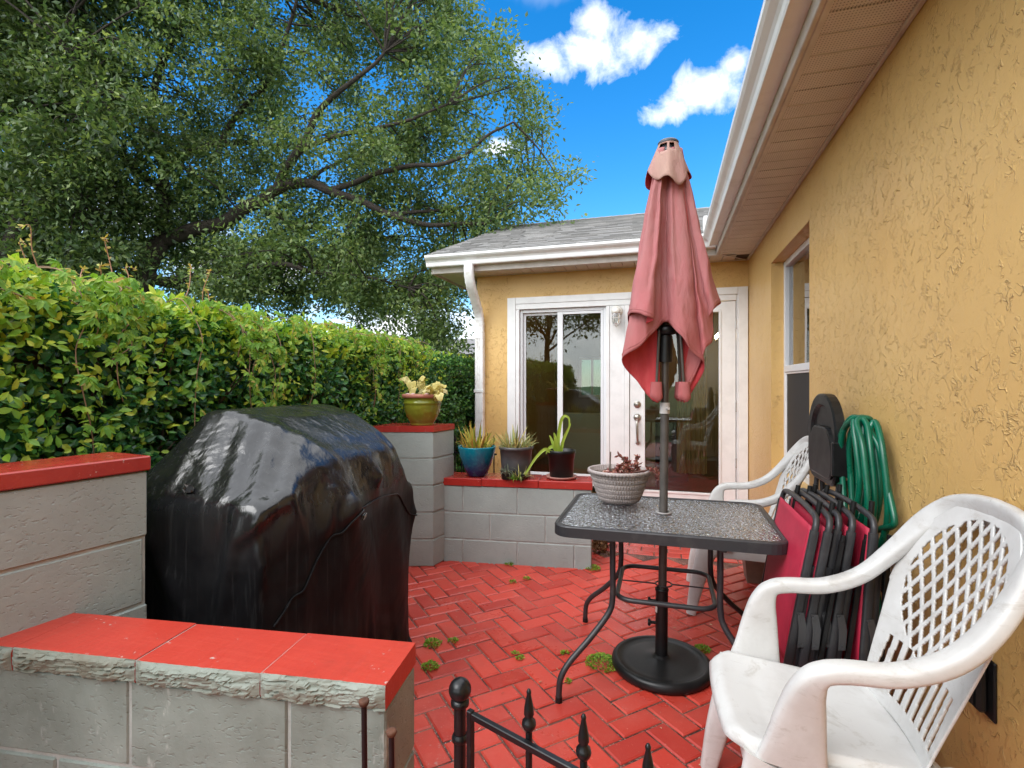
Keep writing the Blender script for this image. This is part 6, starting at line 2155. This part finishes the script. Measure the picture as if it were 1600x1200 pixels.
defs = [
    ([(254, 376, 9.0), (300, 360, 8.9), (350, 345, 8.8), (400, 318, 8.7), (436, 296, 8.6), (476, 287, 8.5), (520, 297, 8.4), (580, 320, 8.3), (640, 345, 8.2), (700, 352, 8.1), (760, 350, 8.0)], .19, .03),
    ([(432, 298, 8.6), (446, 270, 8.6), (466, 235, 8.5), (482, 200, 8.4), (500, 170, 8.3), (530, 145, 8.2), (562, 118, 8.1), (600, 80, 8.0)], .12, .03),
    ([(466, 232, 8.5), (520, 215, 8.3), (580, 200, 8.1), (640, 190, 7.9), (700, 160, 7.8)], .07, .02),
    ([(520, 296, 8.4), (580, 276, 8.1), (650, 260, 7.9), (720, 245, 7.8), (764, 212, 7.7), (800, 190, 7.6)], .07, .018),
    ([(250, 384, 9.0), (255, 320, 9.1), (258, 270, 9.2), (276, 245, 9.2), (310, 235, 9.3), (345, 224, 9.3), (400, 226, 9.4), (462, 228, 9.4)], .15, .05),
    ([(345, 224, 9.3), (370, 180, 9.2), (420, 120, 9.0), (450, 40, 8.8), (470, -60, 8.6)], .08, .03),
    ([(228, 425, 9.0), (262, 440, 8.9), (320, 426, 8.8), (380, 417, 8.7), (440, 415, 8.6), (490, 427, 8.5), (560, 431, 8.4), (640, 450, 8.3)], .12, .02),
    ([(240, 440, 9.2), (300, 452, 9.4), (380, 455, 9.6), (460, 455, 9.8), (540, 458, 10), (620, 482, 10.2), (680, 510, 10.2)], .08, .02),
    ([(258, 270, 9.2), (240, 200, 9.4), (250, 110, 9.5), (290, 20, 9.4), (320, -100, 9.2)], .12, .04),
    ([(478, 287, 8.5), (500, 270, 8.8), (560, 240, 9.2), (640, 225, 9.6)], .06, .02),
    ([(610, 334, 8.3), (680, 330, 8.6), (760, 320, 8.9), (830, 300, 9.1)], .05, .015),
    ([(400, 318, 8.7), (430, 340, 9.2), (500, 360, 9.6), (580, 372, 10)], .06, .02),
    ([(256, 300, 9.2), (200, 250, 8.6), (150, 170, 8.0), (110, 80, 7.6)], .09, .03),
    ([(150, 420, 9.8), (165, 345, 9.7), (200, 270, 9.5), (230, 205, 9.3)], .07, .03),
    ([(110, 430, 10.5), (125, 335, 10.3), (170, 250, 10.0), (215, 215, 9.8)], .09, .03),
    ([(120, 440, 10.0), (130, 390, 10.0), (140, 330, 10.0)], .10, .06),
]
for pts, r0, r1 in defs:
    add_limb(mb, [S(*p) for p in pts], r0, r1)
mb.build('limbs', BARK, OK_)
NP = np.array([tuple(p) for p, r in nodes])

def inside(poly, x, y):
    c = False; n = len(poly); j = n - 1
    for i in range(n):
        xi, yi = poly[i]; xj, yj = poly[j]
        if (yi > y) != (yj > y) and x < (xj - xi) * (y - yi) / (yj - yi) + xi: c = not c
        j = i
    return c
outline = [(-260, -420), (560, -420), (640, -160), (700, -20), (738, 22), (764, 48), (790, 92), (838, 132), (862, 168), (846, 214), (876, 262), (884, 300), (862, 322), (800, 345), (748, 372), (728, 410), (712, 470), (690, 520), (650, 500), (610, 470), (560, 492), (500, 478), (430, 468), (330, 462), (250, 452), (160, 440), (60, 440), (-260, 440)]
rk = random.Random(77)
clumps = []
while len(clumps) < 1020:
    u, v = rk.uniform(-260, 890), rk.uniform(-420, 525)
    if not inside(outline, u, v): continue
    # see-through places, mostly low in the crown and along its right side
    g_ = nz(u, v, 2, .011) + .5 * nz(u, v, 9, .03)
    thin = .05 + .25 * max(0, min(1, (u - 250) / 500)) + .22 * max(0, min(1, (v - 300) / 150)) * (1 if u > 230 else 0)
    if g_ < -.42 + thin * 1.05 and rk.random() < .86: continue
    t = rk.triangular(7.0, 12.8, 9.5)
    if u > 600: t = rk.triangular(7.4, 10.8, 9.0)
    clumps.append(S(u, v, t))
low_poly = [(235, 385), (430, 372), (600, 380), (745, 372), (728, 415), (712, 480), (690, 532), (655, 505), (610, 478), (560, 498), (500, 484), (430, 474), (330, 468), (250, 455)]
cnt_ = 0
while cnt_ < 95:
    u, v = rk.uniform(235, 750), rk.uniform(372, 535)
    if not inside(low_poly, u, v): continue
    if nz(u, v, 4, .025) < -.02 and rk.random() < .9: continue
    clumps.append(S(u, v, rk.uniform(8.4, 11.5))); cnt_ += 1
for (u, v) in ((640, 450), (625, 470), (650, 475), (680, 505), (670, 515), (690, 480), (700, 450), (655, 440), (600, 440), (735, 360), (760, 345), (775, 330), (705, 430), (690, 530), (668, 535), (720, 400)):
    for _ in range(2): clumps.append(S(u + rk.gauss(0, 8), v + rk.gauss(0, 6), rk.uniform(8.0, 10.0)))
def leaf_clumps(clumps, per, rad, rk, Lr, droop=.35):
    P, D, N = [], [], []
    for c in clumps:
        r = rk.uniform(*rad); n = int(per * rk.uniform(.5, 1.4) * (r / rad[1]) ** 2)
        # each clump is a few drooping sprays
        ns = rk.randint(5, 9)
        for s_ in range(ns):
            d = Vector((rk.gauss(0, 1), rk.gauss(0, 1), rk.gauss(.1, .55))).normalized()
            m = n // ns
            tt = RNG.random(m) ** .7
            base_ = np.array(c)[None] + np.outer(tt * r, np.array(d)) + RNG.normal(size=(m, 3)) * (.05 + .09 * r)
            base_[:, 2] -= droop * (tt ** 2) * r
            P.append(base_)
            dd = np.tile(np.array(d), (m, 1)) * .6 + RNG.normal(size=(m, 3)) * .75
            dd[:, 2] -= .25
            D.append(dd)
            nn = RNG.normal(size=(m, 3)) * .55; nn[:, 2] += .8
            N.append(nn)
    P, D, N = np.concatenate(P), np.concatenate(D), np.concatenate(N)
    n = len(P)
    L_ = RNG.uniform(Lr[0], Lr[1], n)
    return leaf_geo(P, D, N, L_, L_ * RNG.uniform(.19, .28, n), .2, False)
def twigs(clumps, NP, rk, r=.012):
    mb = MB()
    for c in clumps:
        d = np.linalg.norm(NP - np.array(c)[None], axis=1); i = int(d.argmin())
        if d[i] > 2.6: continue
        a = Vector(NP[i]); m_ = a.lerp(c, .5) + Vector((rk.gauss(0, .08), rk.gauss(0, .08), .10 + rk.gauss(0, .06))) * min(1, d[i])
        mb.tube(spline([a, m_, c], 4), [r * (1.25 - .1 * q) * min(1.4, .5 + d[i] * .6) for q in range(9)], 5)
        for _ in range(3):
            e = c + Vector((rk.gauss(0, .25), rk.gauss(0, .25), rk.gauss(0, .15))); mb.tube([m_.lerp(c, .6), c.lerp(e, .5) + Vector((0, 0, .03)), e], [r * .6, r * .4, r * .2], 4)
    return mb
twigs(clumps, NP, rk).build('twigs', BARK, OK_)
V, T = leaf_clumps(clumps, 680, (.40, .75), rk, (.060, .102))
np_mesh('crown', V, T, OAKLEAF, OK_)

# darker tree at the left, nearer than the oak
LT = thing('oak_tree', 'dark upright oak trunk wrapped in drooping leaves at the left of the spreading oak', 'tree', (-7.9, 4.8, 0))
mb = MB()
nodes = []
add_limb(mb, [S(14, 470, 8.2) * 1 + Vector((0, 0, -1.6)), S(20, 420, 8.2), S(34, 330, 8.2), S(47, 250, 8.2), S(56, 150, 8.2), S(58, 60, 8.2), S(52, -60, 8.2), S(60, -250, 8.2)], .22, .09, .05)
mb.build('trunk', BARK, LT)
mb = MB()
for pts, r0, r1 in (([(40, 300, 8.2), (80, 240, 8.0), (110, 190, 7.8), (150, 150, 7.5)], .06, .02), ([(54, 180, 8.2), (20, 120, 8.0), (-30, 60, 7.7)], .06, .02), ([(57, 90, 8.2), (100, 40, 8), (150, -20, 7.7)], .06, .02), ([(36, 320, 8.2), (0, 270, 7.9), (-60, 220, 7.6)], .05, .02), ([(30, 350, 8.2), (70, 340, 8.0), (120, 325, 7.9)], .04, .015)):
    add_limb(mb, [S(*p) for p in pts], r0, r1)
mb.build('limbs', BARK, LT)
NP2 = np.array([tuple(p) for p, r in nodes])
cl2 = []
while len(cl2) < 200:
    u, v = rk.gauss(55, 95), rk.uniform(-330, 425)
    if u > 330 or u < -240: continue
    if abs(u - 52) < 15 and 20 < v < 150 and rk.random() < .8: continue
    cl2.append(S(u, v, rk.triangular(7.0, 9.6, 8.0)))
twigs(cl2, NP2, rk, .010).build('twigs', BARK, LT)
V, T = leaf_clumps(cl2, 520, (.35, .60), rk, (.075, .125), .6)
np_mesh('crown', V, T, OAKLEAF_SIDE, LT)

# tree standing in the garden behind the photographer, mirrored in the window panes
BT = thing('garden_tree', 'large dark tree mirrored in the sliding window panes', 'tree', (-4.6, -8.5, 0))
mb = MB(); nodes = []
add_limb(mb, [(-4.6, -8.5, -.1), (-4.5, -8.5, 1.2), (-4.55, -8.6, 2.4), (-4.4, -8.7, 4.2)], .22, .12, .03)
for a in range(7):
    an = a * .9; add_limb(mb, [(-4.5, -8.6, 2.6 + a * .2), (-4.5 + 1.2 * math.cos(an), -8.6 + 1.0 * math.sin(an), 3.5 + a * .15), (-4.5 + 2.6 * math.cos(an), -8.6 + 2.2 * math.sin(an), 4.3 + a * .1)], .07, .02)
mb.build('trunk', BARK, BT)
cl3 = []
for _ in range(150):
    a, r = rk.uniform(0, 2 * PI), 3.6 * math.sqrt(rk.random())
    cl3.append(Vector((-4.5 + r * math.cos(a), -8.6 + r * .8 * math.sin(a), 4.3 + rk.uniform(-1.4, 2.4) * (1 - r / 5))))
V, T = leaf_clumps(cl3, 90, (.5, .9), rk, (.12, .2))
np_mesh('crown', V, T, OAKLEAF_SIDE, BT)

# ------------------------------------------------------------------ neighbour's house beyond the far hedge
NB = thing('neighbour_house', 'low house with a plain grey hip roof showing over the far hedge', 'house', (-7.5, 19, 0))
mb = MB(); mb.box(-12.5, -4.0, 17.2, 24, -.05, 2.35); mb.build('wall', simple('pale_stucco', (.50, .46, .40), .8), NB)
mb = MB()
e = .45; x0, x1, y0, y1, zE, zR = -12.5 - e, -3.6, 17.2 - e, 24 + e, 2.35, 3.25
ry = 20.6; ra, rb2 = -9.3, -6.9
vs = [(x0, y0, zE), (x1, y0, zE), (x1, y1, zE), (x0, y1, zE), (ra, ry, zR), (rb2 + 1.4, ry, zR)]
mb.add(vs, [(0, 1, 5, 4), (1, 2, 5), (2, 3, 4, 5), (3, 0, 4), (3, 2, 1, 0)])
mb.build('roof', simple('far_grey_shingle', (.24, .225, .215), .9, (.18, .17, .165), 3, bump=(20, .4, .02)), NB)
mb = MB()
for xx in (-11.2, -8.2, -5.6): mb.box(xx - .5, xx + .5, 17.17, 17.195, .9, 2.0)
mb.build('window', simple('far_window', (.03, .035, .04), .15), NB)
